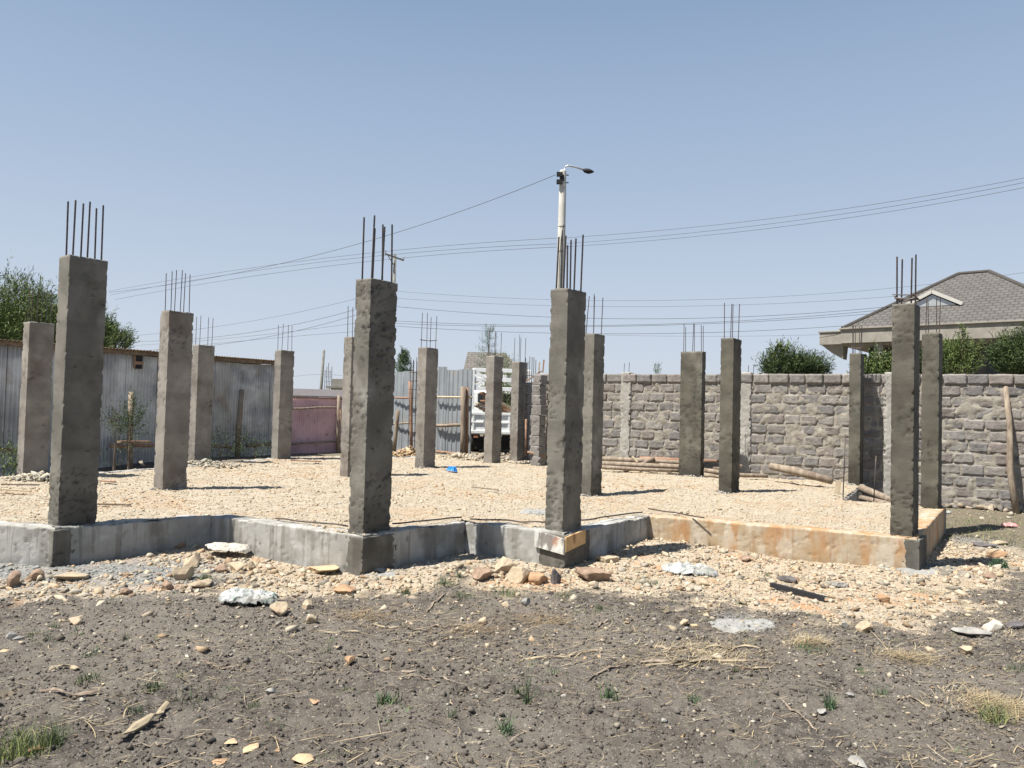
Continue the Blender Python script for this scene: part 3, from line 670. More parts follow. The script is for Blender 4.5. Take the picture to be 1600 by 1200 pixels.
for i,(a,b,lb) in enumerate([((822,596),(846,580),'splintered brown plank nailed sideways at the top of the wall end cage'),((848,582),(850,562),'short upright orange plank end above the wall end'),((842,583),(843,566),'short upright timber offcut beside the orange plank end')]):
    a=at(*a,19.9);b=at(*b,19.9);tag(MB().bar(a,b,.06,.035).build('plank',M['wood_red' if i!=2 else 'wood_pale'],rel=a),lb,'plank','timber offcuts at the wall end')
a=at(824,706,19.3);b=at(852,713,19.3);stick('wooden_rail',[a,b],.025,M['wood_red'],'short red brown rail low down between rebar cage and wall end','rail')
a=at(822,655,20.4);b=at(822,712,20.4);stick('wooden_post',[b,a],.03,M['wood_red'],'red brown stake standing inside the rebar cage by the wall end','post')
a=at(826,600,20.9);a[2]=.3; tag(MB().box(a+np.array([.0,.1,1.1]),(.34,.03,2.2),-.3).build('metal_sheet',M['iron_grey'],rel=a),'upright pale metal sheet behind the rebar cage at the wall end','sheet')
# leaning wooden pole against the wall on the right
a=onz(1588,803,.02);b=at(1571,604,15.05);b2=b-np.array([0,.0,0])
stick('wooden_pole',[a,a*.66+b*.34+np.array([-.05,0,0]),a*.33+b*.67+np.array([.02,0,0]),b],[.062,.058,.052,.045],M['wood'],'thick bent wooden pole leaning on the block wall at the right edge','pole',n=9)
# big log and log pile
a=at(1204,728,15.9);b=at(1300,751,15.0);stick('log',[a,a*.6+b*.4+np.array([0,0,.01]),b],[.075,.08,.075],M['wood'],'thick weathered log sloping down to the gravel left of the small rear column','log',n=12)
a=at(1345,762,15.0);b=at(1400,785,14.2);stick('log',[a,b],[.075,.07],M['wood'],'thick dark log between the rear corner column and the rightmost front column','log',n=10)
a=at(1345,778,14.4);b=at(1398,790,13.6);stick('log',[a,b],[.055,.05],M['wood'],'thin pale log lying below the thick dark log near the rear corner','log')
PILE=[((905,722),(1150,736),17.9,16.6,.055,'long pale log at the bottom front of the pile by the wall'),((940,716),(1160,728),18.2,17.0,.05,'long brown log in the middle of the pile by the wall'),((1000,717),(1120,720),18.4,17.6,.05,'reddish log on top of the pile by the wall'),
((1030,728),(1140,731),17.4,16.9,.06,'thick grey log at the right of the pile by the wall'),((975,735),(1022,717),17.5,17.7,.05,'short grey log laid diagonally across the pile'),((930,728),(1060,737),17.6,17.0,.045,'thin pale log along the gravel side of the pile'),((1095,716),(1155,721),17.9,17.5,.045,'thin reddish log end showing right of the wide flat column'),((1100,735),(1200,745),16.6,16.2,.05,'pale log running behind the slim dark column'),((1100,742),(1148,748),16.5,16.3,.035,'thin bent stick behind the slim dark column')]
for (a,b,d1,d2,r,lb) in PILE:
    A=at(*a,d1);B=at(*b,d2);pts_=[A+(B-A)*t+np.array([0,0,random.uniform(-.025,.025)]) for t in (0,.3,.6,1)]
    stick('log',pts_,[r,r*1.05,r*.95,r*.85],M['wood_red' if 'redd' in lb else ('wood_pale' if 'xx' in lb else 'wood')],lb,'log','wooden poles piled at the foot of the block wall',n=9)
a=at(988,713,17.9);b=at(996,722,17.8);tag(MB().bar(b,a,.05,.03).build('plank',M['wood_pale'],rel=b),'small yellow plank end poking out above the log pile','plank')
# starter rods and a timber scrap near rear corner
for px,y0,y1,lb in ((1317,782,678,'thin rusty rod standing just left of the rear corner column'),(1365,786,712,'thin rusty rod standing just right of the rear corner column')):
    a=onz(px,y0,.35);b=at(px+4,y1,a[1]);stick('steel_rod',[a,b],.009,M['steel'],lb,'steel rod','rods standing near the rear corner')
a=onz(1309,772,SLAB);tag(MB().box(a+np.array([0,0,.12]),(.09,.03,.24),-.4,0,.12).build('plank',M['wood_pale'],rel=a),'pale board end standing upright on the gravel by the rear corner','plank')
# ------------------------------------------------------------------ left side: corrugated shed
S0=at(-140,530,14.3);S1=at(428,565,20.6); sdv=(S1-S0)[:2];SL=np.hypot(*sdv);sdv/=SL; srz=math.atan2(sdv[1],sdv[0]); zt0=2.84
shed=empty('corrugated_shed',(S0[0],S0[1],0),srz,'long grey corrugated iron shed with a brown roof edge at the left','shed')
def corr(name,x0,x1,z0,z1a,z1b,mt,parent,y=0,pitch_=.076,amp=.019,lean=0,box=False,tw=0):
    n=int((x1-x0)/(pitch_/6));xx=np.linspace(x0,x1,n+1);ph=(xx/pitch_)%1
    if box: yy=np.where((ph>.08)&(ph<.25),-.035,0.)+np.where((ph>.5)&(ph<.55),-.008,0.)
    else: yy=-amp*np.cos(ph*2*np.pi)
    nz=14;V=[]
    for j in range(nz+1):
        f=j/nz; zt=z1a+(z1b-z1a)*(xx-x0)/(x1-x0); z=z0+(zt-z0)*f
        V.append(np.stack([xx+lean*f,y+yy+tw*np.sin(f*3+xx*2)*.5+(fbm(xx*1.5,np.full_like(xx,f*2),int(abs(x0)*10)+5,2)-.5)*.03,z],1))
    V=np.concatenate(V);B=V.copy();B[:,1]+=.004;I=np.arange((nz+1)*(n+1)).reshape(nz+1,n+1);Fq=np.stack([I[:-1,:-1],I[:-1,1:],I[1:,1:],I[1:,:-1]],-1).reshape(-1,4)
    V=np.concatenate([V,B]);Fq=np.concatenate([Fq,Fq[:,::-1]+len(B)])
    return npmesh(name,V,Fq,mt,parent,smooth=not box)
x=0;i=0;rs=np.random.RandomState(8)
def slide(px):
    r_=ray(px,620);A=np.array([[r_[0],-sdv[0]],[r_[1],-sdv[1]]]);return np.linalg.solve(A,S0[:2])[1]
while x<SL-.05:
    L_=rs.uniform(.7,.95);x1=min(x+L_,SL); corr('wall_sheet',x,x1+.03,.0,zt0-.03-rs.uniform(0,.05),zt0-.03-rs.uniform(0,.05),M['iron_sheet'],shed,y=(i%2)*.014+rs.uniform(0,.01),lean=rs.uniform(-.02,.02));x=x1;i+=1
# roof: corrugated, slopes away; brown edge
n=int(SL/.0127);xx=np.linspace(-.1,SL+.05,n);zz=zt0+.055+.012*np.cos(xx/.076*2*np.pi)
V=np.concatenate([np.stack([xx,np.full(n,-.16),zz-.012],1),np.stack([xx,np.full(n,-.16),zz],1),np.stack([xx,np.full(n,4.),zz-.35],1),np.stack([xx,np.full(n,4.),zz-.362],1)]);I=np.arange(4*n).reshape(4,n)
Fq=np.concatenate([np.stack([I[k][:-1],I[k][1:],I[(k+1)%4][1:],I[(k+1)%4][:-1]],-1) for k in range(4)]);npmesh('roof',V,Fq,M['rust_edge'],shed)
MB().hexa([(-.1,-.1,zt0-.06),(SL,-.1,zt0-.06),(SL,-.06,zt0-.06),(-.1,-.06,zt0-.06),(-.1,-.1,zt0+.03),(SL,-.1,zt0+.03),(SL,-.06,zt0+.03),(-.1,-.06,zt0+.03)]).build('roof_beam',M['rust_edge'],shed)
MB().box((SL/2,3.9,1.2),(SL,.05,2.4)).box((SL,1.95,1.2),(.05,3.9,2.4)).build('rear_wall',M['iron_sheet'],shed)
q=slide(213); mb=MB();mb.box((q,-.03,zt0-.22),(.17,.03,.30)).build('vent_opening',M['dark'],shed)
MB().box((q,-.05,zt0-.24),(.2,.05,.07)).box((q-.1,-.045,zt0-.2),(.03,.05,.3)).build('vent_frame',M['wood_red'],shed)
def shedpt(px,off,z):
    t=slide(px);nn=np.array([sdv[1],-sdv[0]]);p=S0[:2]+sdv*t+nn*off;return np.array([p[0],p[1],z])
def rail(px0,px1,z0,z1,off,r,mt,lb,grp='wooden rails along the shed and fence'):
    a=shedpt(px0,off,z0);b=shedpt(px1,off,z1);pts_=[a+(b-a)*t+np.array([0,0,random.uniform(-.02,.02)]) for t in (0,.25,.5,.75,1)]
    stick('wooden_rail',pts_,[r,r*1.1,r*.95,r,r*.8],M[mt],lb,'rail',grp)
def zat(px,y,off=.3):
    p=shedpt(px,off,0);q=at(px,y,p[1]);return q[2]
rail(-60,47,zat(-60,706),zat(47,702),.3,.035,'wood_red','red brown rail in front of the shed at the left frame edge')
rail(160,242,zat(160,697),zat(242,694),.45,.04,'wood_red','red brown rail crossing the shed between two front left columns')
rail(325,356,zat(325,695),zat(356,699),.3,.045,'wood','broken short rail with a cut end beside the shed post')
rail(377,425,zat(377,695),zat(425,692),.3,.05,'wood','pale knotted rail running from the shed post behind the brown column')
a=shedpt(158,.9,zat(158,690,.9));b=shedpt(205,.9,zat(205,690,.9));tag(MB().bar(a,b,.16,.05).build('plank',M['wood_red'],rel=a),'wide orange brown plank resting on the rail before the shed','plank')
def post(px,y0,y1,off,r,mt,lb,lean=0,grp='wooden posts in front of the shed and fence'):
    a=shedpt(px,off,0);a[2]=at(px,y1,a[1])[2]-.15;b=shedpt(px+lean,off,0);b[2]=at(px,y0,b[1])[2];m_=(a+b)/2+np.array([random.uniform(-.03,.03),0,0]);stick('wooden_post',[a,m_,b],[r*1.1,r,r*.9],M[mt],lb,'post',grp)
post(191,612,740,.5,.06,'wood','dark knotted post among the bushes before the shed',-3)
post(366,608,722,.25,.07,'wood','grey weathered post before the shed right of the brown column',3)
# pink fence continues the shed line
P0=slide(425);P1=slide(556)
pf=empty('sheet_fence',(S0[0],S0[1],0),srz,'faded pink painted corrugated sheet fence with wooden rails beyond the brown column','fence')
x=P0+.05;i=0
while x<P1:
    x1=min(x+.8,P1);zz=1.93+.02*(i%3); corr('sheet',x,x1+.03,.1,zz,zz-.02,M['pink_sheet'],pf,y=.15+(i%2)*.012);x=x1;i+=1
MB().box(((P0+P1)/2,.135,1.93),(P1-P0,.02,.04)).build('top_trim',M['wood_red'],pf)
rail(452,535,zat(452,638,0),zat(535,636,0),.03,.028,'wood','upper grey wavy rail across the pink fence')
rail(452,536,zat(452,694,0),zat(536,690,0),.03,.03,'wood','lower pale straight rail across the pink fence')
post(526,617,712,.12,.045,'wood','grey post at the right end of the pink fence',-1)
post(532,640,712,.0,.04,'wood_red','thin red brown post beside the grey fence end post',1)
# blue-grey sheets between the pink fence and the gate
def sheetrun(px0,px1,d0,d1,topys,zb,name,label,seg=.5,mt='iron_grey'):
    a=at(px0,640,d0);b=at(px1,640,d1);dv=(b-a)[:2];Ln=np.hypot(*dv);rz=math.atan2(dv[1],dv[0])
    e_=empty(name,(a[0],a[1],0),rz,label,'gate' if 'gate' in name else 'fence'); n=len(topys)
    for i,ty in enumerate(topys):
        x0=Ln*i/n;x1=Ln*(i+1)/n;z=at(px0+(px1-px0)*(i+.5)/n,ty,d0+(d1-d0)*(i+.5)/n)[2]
        corr('sheet',x0,x1+.02,zb,z,z,M[mt],e_,y=(i%2)*.01,pitch_=.15,box=True)
    return e_,Ln
f1,l1=sheetrun(560,652,24.3,23.1,[585,582,581,580],.3,'sheet_fence','blue-grey profiled metal sheets left of the gate behind the brown column')
f2,l2=sheetrun(676,736,22.9,22.5,[573,578,577],.36,'sheet_gate','grey-blue profiled sheet gate standing open beside the white lorry')
def frail(px0,px1,y0,y1,d0,d1,r,mt,lb,nm='wooden_rail',cat='rail'):
    a=at(px0,y0,d0);b=at(px1,y1,d1);pts_=[a+(b-a)*t+np.array([0,0,random.uniform(-.012,.012)]) for t in (0,.35,.7,1)];stick(nm,pts_,r,M[mt],lb,cat,'rails and posts of the sheet gate')
frail(612,643,621,622,23.5,23.0,.03,'wood_red','red brown upper rail on the short blue-grey sheet panel')
frail(612,643,662,661,23.5,23.0,.03,'wood','lower rail on the short blue-grey sheet panel')
frail(680,738,620,620,22.75,22.35,.03,'wood_pale','top pale straight rail across the gate sheets')
frail(680,724,665,664,22.75,22.4,.05,'wood','middle rough bark rail across the gate sheets')
frail(680,722,706,710,22.7,22.4,.04,'wood_red','bottom rail of the gate near the rubble')
frail(723,724,716,604,22.2,22.3,.075,'wood','stout split post in front of the gate beside the lorry','wooden_post','post')
frail(729,730,716,606,22.35,22.4,.05,'wood_red','thinner brown post touching the stout split gate post','wooden_post','post')
frail(643,641,704,596,21.9,22.0,.05,'wood_red','reddish post beside the rebar cage left of the brown column','wooden_post','post')
frail(616,622,705,640,22.6,22.6,.06,'wood','crooked forked post seen beside the dark central column','wooden_post','post')
# ------------------------------------------------------------------ white lorry seen from behind
T0=at(782,640,24.0); lor=empty('lorry',(T0[0],T0[1],.36),.06,'white flatbed lorry loaded with old timber, seen from behind through the gate opening','lorry')
Wd=1.86;h0=.62
MB().box((0,2.0,h0+.02),(Wd,4.0,.10)).build('bed',M['white_paint'],lor,bevel=.01)
tg=MB();tg.box((0,-.02,h0+.33),(Wd,.04,.66));tg.box((0,-.055,h0+.62),(Wd,.04,.08)).box((0,-.055,h0+.05),(Wd,.04,.09)).box((0,-.055,h0+.35),(Wd,.03,.05))
for k in (-.9,-.3,.3,.9): tg.box((k*Wd/2*1.0,-.05,h0+.33),(.06,.035,.6))
tg=tg.build('tailgate',M['white_paint'],lor,bevel=.006)
MB().box((-.55,-.09,h0+.5),(.05,.04,.1)).box((.55,-.09,h0+.5),(.05,.04,.1)).build('latch',M['metal_grey'],tg)
for sx_ in (-1,1): MB().box((sx_*(Wd/2-.02),2.0,h0+.36),(.04,3.96,.62)).build('side_panel',M['white_paint'],lor,bevel=.006)
rk=MB()
for yy in (0.04,3.9):
    for sx_ in (-1,1): rk.bar((sx_*(Wd/2-.05),yy,h0),(sx_*(Wd/2-.05),yy,h0+2.0),.10)
    for z_ in ((1.98,1.68,1.40) if yy<1 else (1.95,1.5)): rk.bar((-Wd/2+.05,yy,h0+z_),(Wd/2-.05,yy,h0+z_),.05,.12)
    rk.bar((-Wd/2+.08,yy,h0+1.95),(-Wd/2+.5,yy,h0+1.68),.05,.08);rk.bar((Wd/2-.08,yy,h0+1.95),(Wd/2-.5,yy,h0+1.68),.05,.08)
    rk.bar((-Wd/2+.08,yy,h0+1.45),(-Wd/2+.4,yy,h0+1.66),.05,.07)
    rk.bar((-.28,yy,h0+.6),(-.28,yy,h0+1.4),.05,.07)
for sx_ in (-1,1): rk.bar((sx_*(Wd/2-.05),0,h0+1.98),(sx_*(Wd/2-.05),3.9,h0+1.98),.06)
rk.build('rack',M['white_paint'],lor,bevel=.004)
MB().box((0,4.9,h0+.7),(1.8,1.5,1.5)).build('cab',M['white_paint'],lor,bevel=.08)
MB().box((0,4.13,h0+1.1),(1.3,.02,.45)).build('rear_window',M['glass_dark'],lor)
MB().box((-.35,2.2,h0-.12),(.09,4.2,.18)).box((.35,2.2,h0-.12),(.09,4.2,.18)).box((0,.1,h0-.16),(1.5,.08,.12)).build('chassis',M['dark'],lor)
for (sx_,yy) in ((-1,1.0),(1,1.0),(-1,4.6),(1,4.6)):
    wh=MB().tube([(sx_*.62,yy,.36),(sx_*.66,yy,.36),(sx_*.86,yy,.36),(sx_*.9,yy,.36)],[.33,.36,.36,.33],20).build('wheel',M['tyre'],lor,smooth=False)
    MB().tube([(sx_*.6,yy,.36),(sx_*.905,yy,.36)],.2,14).build('rim',M['metal_grey'],wh)
for sx_ in (-1,1): MB().box((sx_*.75,-.03,h0-.1),(.14,.05,.07)).build('tail_light',M['brick'],lor)
MB().box((0,.3,h0-.3),(1.5,.02,.4)).build('mudflap',M['dark'],lor)
rs=np.random.RandomState(2)
LB=['dark brown','pale cream','grey','reddish','yellowish','rough split']
for i in range(12):
    a=(rs.uniform(-.85,-.4),rs.uniform(.15,.5),h0+.35+.085*i);b=(rs.uniform(.2,.8),rs.uniform(1.5,3.4),h0+.22+.045*i)
    wp=[Vector(lor.location)+Matrix.Rotation(.06,3,'Z')@Vector(q) for q in (a,b)]
    tag(MB().bar(wp[0],wp[1],.16,.04).build('plank',M[['wood','wood_pale','wood_red'][i%3]],rel=wp[0]),'old timber plank lying slanted in the heap on the white lorry bed','plank','timber load on the lorry')
# ------------------------------------------------------------------ lamp pole, utility poles, wires
pb=at(871,640,26.0); PT=at(872,266,26.0)[2]
lp=empty('street_lamp',(pb[0],pb[1],0),0,'tall pale concrete pole carrying a curved lamp arm above the middle of the scene','street lamp')
MB().tube([(0,0,-.1),(0,0,3),(0,0,PT-.05),(0,0,PT)],[.19,.165,.115,.10],20).build('pole',M['pole_conc'],lp,smooth=True)
arm=[(.02,0,PT-.2),(.03,0,PT+.02),(.08,0,PT+.14),(.18,0,PT+.17),(.45,0,PT+.12),(.75,0,PT+.02)]
MB().tube(arm,.03,10).build('lamp_arm',M['metal_grey'],lp,smooth=True)
hd=MB();hd.tube([(.68,0,PT+.04),(.75,0,PT+.015),(.88,0,PT-.01),(.98,0,PT-.02),(1.06,0,PT-.025)],[.03,.075,.09,.06,.015],10); hd.build('lamp_head',M['dark'],lp,smooth=True)
br=MB()
for dz in (.16,.42): br.bar((-.2,-.0,PT-dz),(.2,0,PT-dz),.03);br.box((-.12,-.13,PT-dz-.02),(.2,.12,.14));br.tube([(-.14,0,PT-dz-.05),(-.14,0,PT-dz+.07)],.035,8)
br.box((-.04,-.13,PT-.3),(.14,.05,.2)); br.build('cable_bracket',M['dark'],lp)
cb=MB();cb.tube([(.06,-.125,PT-1.9),(-.02,-.15,PT-2.4),(-.06,-.165,PT-3.2),(-.06,-.18,.5)],.013,6);cb.tube([(.02,-.135,PT-2.1),(.03,-.17,PT-3.2),(.02,-.19,.5)],.02,6)
for zz in (1.95,2.8): cb.tube([(-.13,-.02,PT-zz),(-.07,-.13,PT-zz),(.07,-.13,PT-zz),(.13,-.02,PT-zz)],.008,5)
cb.build('cable',M['dark'],lp)
ub=at(610,636,46.); UT=at(615,398,46.)[2]
up=empty('utility_pole',(ub[0],ub[1],0),.3,'distant greenish wooden utility pole with a slanting crossarm seen above the central column','utility pole')
MB().tube([(0,0,0),(0,0,UT)],[.12,.085],12).build('pole',M['pole_wood'],up,smooth=True)
cr=MB().bar((-.62,-.15,UT-.02),(.52,-.15,UT-.33),.09).bar((-.45,-.12,UT-.1),(0,-.12,UT-.75),.04).build('crossarm',M['pole_wood'],up)
ins_=MB()
for t in (0,.5,1): ins_.tube([(-.6+1.1*t,-.15,UT-.02-.3*t),(-.6+1.1*t,-.15,UT+.18-.3*t)],.045,8)
ins_.build('insulators',M['metal_grey'],up)
a=at(498,640,60);a[2]=0;b=at(506,547,60);stick('utility_pole',[a,b],[.15,.10],M['pole_wood'],'leaning bare pole far away above the pink fence','utility pole',n=8)
WG='overhead wires strung across the sky'
WIRES=[ # pixel points left to right with depth at both ends
(((868,273),(560,381),(170,457)),26,48,.014,'thick wire sagging from the lamp pole down to the left past the central column'),
(((1640,270),(1240,337),(875,372)),22,32,.010,'highest of the three parallel wires entering at the right edge'),
(((1640,277),(1240,345),(875,381)),22,32,.010,'middle of the three parallel wires entering at the right edge'),
(((1640,285),(1240,352),(875,386)),22,32,.010,'lowest of the three parallel wires entering at the right edge'),
(((870,372),(620,391),(170,455)),32,60,.013,'highest thin wire between the lamp pole and the distant left'),
(((870,381),(620,397),(172,461)),32,60,.013,'middle thin wire passing over the distant crossarm'),
(((870,386),(620,404),(180,468)),32,60,.013,'lowest thin wire of the three behind the central column'),
(((1640,420),(1240,462),(620,455)),38,44,.010,'faint wire rising gently to the right above the house roof'),
(((1640,438),(1240,473),(620,466)),38,44,.010,'second faint wire just below the first over the house roof'),
(((1400,478),(1240,491),(610,478)),34,40,.014,'upper wire of the dark bundle crossing to the roof of the right house'),
(((1400,482),(1240,496),(610,501)),34,40,.014,'second wire of the dark bundle crossing to the right house'),
(((1400,487),(1240,499),(610,505)),34,40,.014,'third wire of the dark bundle crossing to the right house'),
(((1360,506),(1240,514),(610,509)),34,40,.014,'lowest dark wire ending at the left eave of the right house'),
(((600,455),(430,495),(200,525)),44,58,.012,'highest of the faint wires above the corrugated shed'),
(((600,470),(430,513),(180,533)),44,58,.016,'thick wire above the corrugated shed roof'),
(((600,478),(430,524),(180,548)),44,58,.016,'lowest thick wire nearly touching the shed roof'),
(((600,498),(430,521),(190,541)),44,58,.012,'thin wire crossing the thick wires above the shed'),
(((600,515),(430,528),(195,552)),44,58,.012,'thin wire just above the shed roof edge'),
(((555,590),(500,585),(440,592)),60,60,.012,'short sagging wire on the leaning far pole'),
(((1310,522),(1240,524),(900,522)),34,42,.008,'very faint wire just above the bushes behind the block wall')]
for (pp,d0,d1,r,lb) in WIRES:
    if abs(pp[0][0]-pp[-1][0])<1: continue
    x0,x1,x2=[q[0] for q in pp];ys_=[q[1] for q in pp]
    cf=np.polyfit([x0,x1,x2],ys_,2);pts_=[]
    for t in np.linspace(0,1,33):
        x=x0+(x2-x0)*t; d=1/((1-t)/d0+t/d1); pts_.append(at(x,np.polyval(cf,x),d))
    stick('overhead_wire',pts_,r*.72,M['wire'],lb,'wire',WG,n=5)
# ------------------------------------------------------------------ houses
def uvquad(bm_v,faces,mt,name,parent,us,th=.0):
    me=bpy.data.meshes.new(name); me.from_pydata([tuple(q) for q in bm_v],[],faces); me.update()
    uv=me.uv_layers.new(name='UVMap')
    for p in me.polygons:
        n=p.normal; hx=Vector((-n.y,n.x,0)); hx=hx.normalized() if hx.length>1e-4 else Vector((1,0,0)); hy=n.cross(hx)
        for li in p.loop_indices:
            c=me.vertices[me.loops[li].vertex_index].co; uv.data[li].uv=(c.dot(hx),c.dot(hy))
    me.materials.append(mt); o=bpy.data.objects.new(name,me); return link(o,parent)
h0p=at(1316,513,34.0); ha=R_(40)
hs=empty('bungalow',(h0p[0],h0p[1],0),-ha,'house with hipped grey tile roof, small white gablet and concrete eaves behind the wall','house')
Lh,Wh=8.9,7.7;ze=h0p[2];zr=at(1500,429,34.6)[2]
rv=[(0,0,ze),(Lh,0,ze),(Lh,Wh,ze),(0,Wh,ze),(Wh/2,Wh/2,zr),(Lh-Wh/2,Wh/2,zr)]
rf=uvquad(rv,[(0,1,5,4),(1,2,5),(2,3,4,5),(3,0,4)],M['roof_tile'],'roof',hs,1)
cap=MB()
for a,b in ((0,4),(4,5),(1,5),(3,4)): cap.tube([rv[a],rv[b]],.09,8)
cap.build('ridge_cap',M['roof_tile'],rf)
# gablet
gx_=3.3;gy_=1.35;gz_=ze+(zr-ze)*gy_/(Wh/2); gw=1.15;gh=.62
apx=(gx_,gy_-.0,gz_+gh);bk_=(gx_,gy_+gh*(Wh/2)/(zr-ze),gz_+gh)
uvquad([(gx_-gw,gy_-.05,gz_),(gx_,gy_-.05,gz_+gh),bk_,(gx_-gw,gy_,gz_-.02),(gx_+gw,gy_-.05,gz_),(gx_+gw,gy_,gz_-.02)],[(0,1,2),(1,4,2)],M['roof_tile'],'gablet_roof',rf,1)
MB().bar((gx_-gw,gy_-.12,gz_+.02),(gx_,gy_-.12,gz_+gh),.05,.15).bar((gx_+gw,gy_-.12,gz_+.02),(gx_,gy_-.12,gz_+gh),.05,.15).build('bargeboard',M['pole_conc'],rf)
MB().add([(gx_-gw*.8,gy_-.03,gz_),(gx_+gw*.8,gy_-.03,gz_),(gx_,gy_-.03,gz_+gh*.8),(gx_-gw*.8,gy_+.1,gz_),(gx_+gw*.8,gy_+.1,gz_),(gx_,gy_+.1,gz_+gh*.8)],[(0,1,2),(3,5,4),(0,3,4,1)]).build('gable_vent',M['metal_grey'],rf)
# eaves beam, slab, walls, columns
fz=ze-.02
fb=MB()
fb.box((3.6,-.12,fz-.36),(7.2,.22,.62)).box((8.8,-.55,fz-.30),(2.6,.22,.72)).box((7.35,-.33,fz-.42),(.3,.4,.55)).box((-.12,4,fz-.36),(.22,8,.62))
fb.box((3.6,-.15,fz-.03),(7.3,.34,.07)).box((8.8,-.6,fz+.09),(2.7,.34,.07)).build('eaves_beam',M['fascia'],hs,bevel=.01)
MB().box((-.35,.35,fz-.42),(1.2,.9,.55)).box((-.35,.35,fz-.12),(1.3,1.0,.07)).hexa([(-.5,.2,fz-1.05),(.0,.2,fz-1.35),(.0,.7,fz-1.35),(-.5,.7,fz-1.05),(-.9,.0,fz-.69),(.05,.0,fz-.69),(.05,.75,fz-.69),(-.9,.75,fz-.69)]).build('porch_beam',M['fascia'],hs,bevel=.01)
MB().box((Lh/2,Wh/2,fz-.72),(Lh,Wh,.1)).build('soffit',M['fascia'],hs)
MB().box((5,1.3,fz/2-.4),(8.4,.2,fz)).box((.9,4.5,fz/2-.4),(.2,6.6,fz)).build('wall',M['dark_stone_and_shade'],hs)  # dark wall colour paints in the shade of the porch recess
for xx_ in (1.5,4.9,7.2): MB().box((xx_,.15,fz/2-.4),(.36,.34,fz-.1)).build('column',M['plaster'],hs,bevel=.01)
for xx_ in (2.6,6.0,8.4):
    wi=MB().box((xx_,1.18,fz-2.0),(1.3,.04,1.5)).build('window',M['glass_dark'],hs);MB().box((xx_,1.14,fz-2.0),(.05,.04,1.5)).box((xx_,1.14,fz-2.78),(1.4,.05,.06)).build('frame',M['metal_grey'],wi)
MB().box((.68,1.0,fz-2.0),(.06,.5,1.8)).build('door',M['dark'],hs)
# far tiled house behind the lorry
fh=at(722,600,46.0);hf=empty('tiled_house',(fh[0],fh[1],0),.0,'distant house with a plain grey tiled roof and red brick gable above the white lorry','house')
z1=at(722,598,46)[2];z2=at(725,548,48)[2];Lf=at(835,600,46)[0]-fh[0]
uvquad([(-.1,0,z1),(Lf,0,z1),(Lf-1.0,3,z2*.55+z1*.45),(Lf-1.8,3.,z2),(.1,3.,z2),(-.1,6,z1),(Lf,6,z1)],[(0,1,3,4),(1,6,3),(6,5,4,3)],M['roof_tile_far'],'roof',hf,1)
MB().add([(0,.3,z1-.2),(0,5.7,z1-.2),(.1,3,z2-.1),(.2,.3,z1-.2),(.2,5.7,z1-.2),(.3,3,z2-.1)],[(0,1,2),(3,5,4),(0,2,5,3),(2,1,4,5)]).build('gable',M['brick'],hf)
MB().box((Lf/2,3,z1/2-.1),(Lf-.3,5.6,z1-.1)).build('wall',M['plaster'],hf)
MB().box((Lf/2,-.02,z1-.08),(Lf,.1,.12)).build('gutter',M['white_paint'],hf)
# unfinished block above the pink fence, dark long roof
uf=at(512,640,55.);ub_=empty('unfinished_building',(uf[0],uf[1],0),.05,'small far unfinished grey building with bare rods above the pink fence','building')
zA=at(512,606,55)[2];zB=at(512,594,55)[2];wb=at(560,606,55)[0]-uf[0]
MB().box((wb/2+.2,1.5,zA/2),(wb,3,zA)).build('wall',M['plaster'],ub_)
MB().box((wb/2+.1,1.4,zA+.05),(wb+.4,3.4,.14)).build('slab',M['fascia'],ub_)
MB().box((wb/2+.2,1.4,(zA+zB)/2+.1),(wb-.1,3.0,zB-zA)).build('parapet',M['plaster'],ub_)
MB().box((.5,-.02,zA-.75),(.5,.04,.9)).build('window',M['dark'],ub_)
mb=MB()
for k in range(5): mb.tube([(-.35+k*.12,.4,zA-1),(-.35+k*.12,.4,zA+1.3+.25*(k%3))],.02,5)
for k in range(6): mb.bar((-.38,.4,zA-.6+k*.35),(.18,.4,zA-.6+k*.35),.02)
mb.build('rebar',M['steel'],ub_)
lf=at(446,640,42.);lr=empty('long_shed',(lf[0],lf[1],0),.05,'low dark shed roof cluttered with stones beyond the pink fence','shed')
za=at(470,606,42)[2];zb_=at(470,618,42)[2];wl=at(535,606,42)[0]-lf[0]
MB().hexa([(-1.5,0,zb_-.1),(wl,0,zb_-.1),(wl,2.5,za-.1),(-1.5,2.5,za-.1),(-1.5,0,zb_),(wl,0,zb_),(wl,2.5,za),(-1.5,2.5,za)]).build('roof',M['dark_stone_and_shade'],lr)
MB().box((wl/2-.75,1.4,zb_/2),(wl+1.4,2.5,zb_-.15)).build('wall',M['dark'],lr)
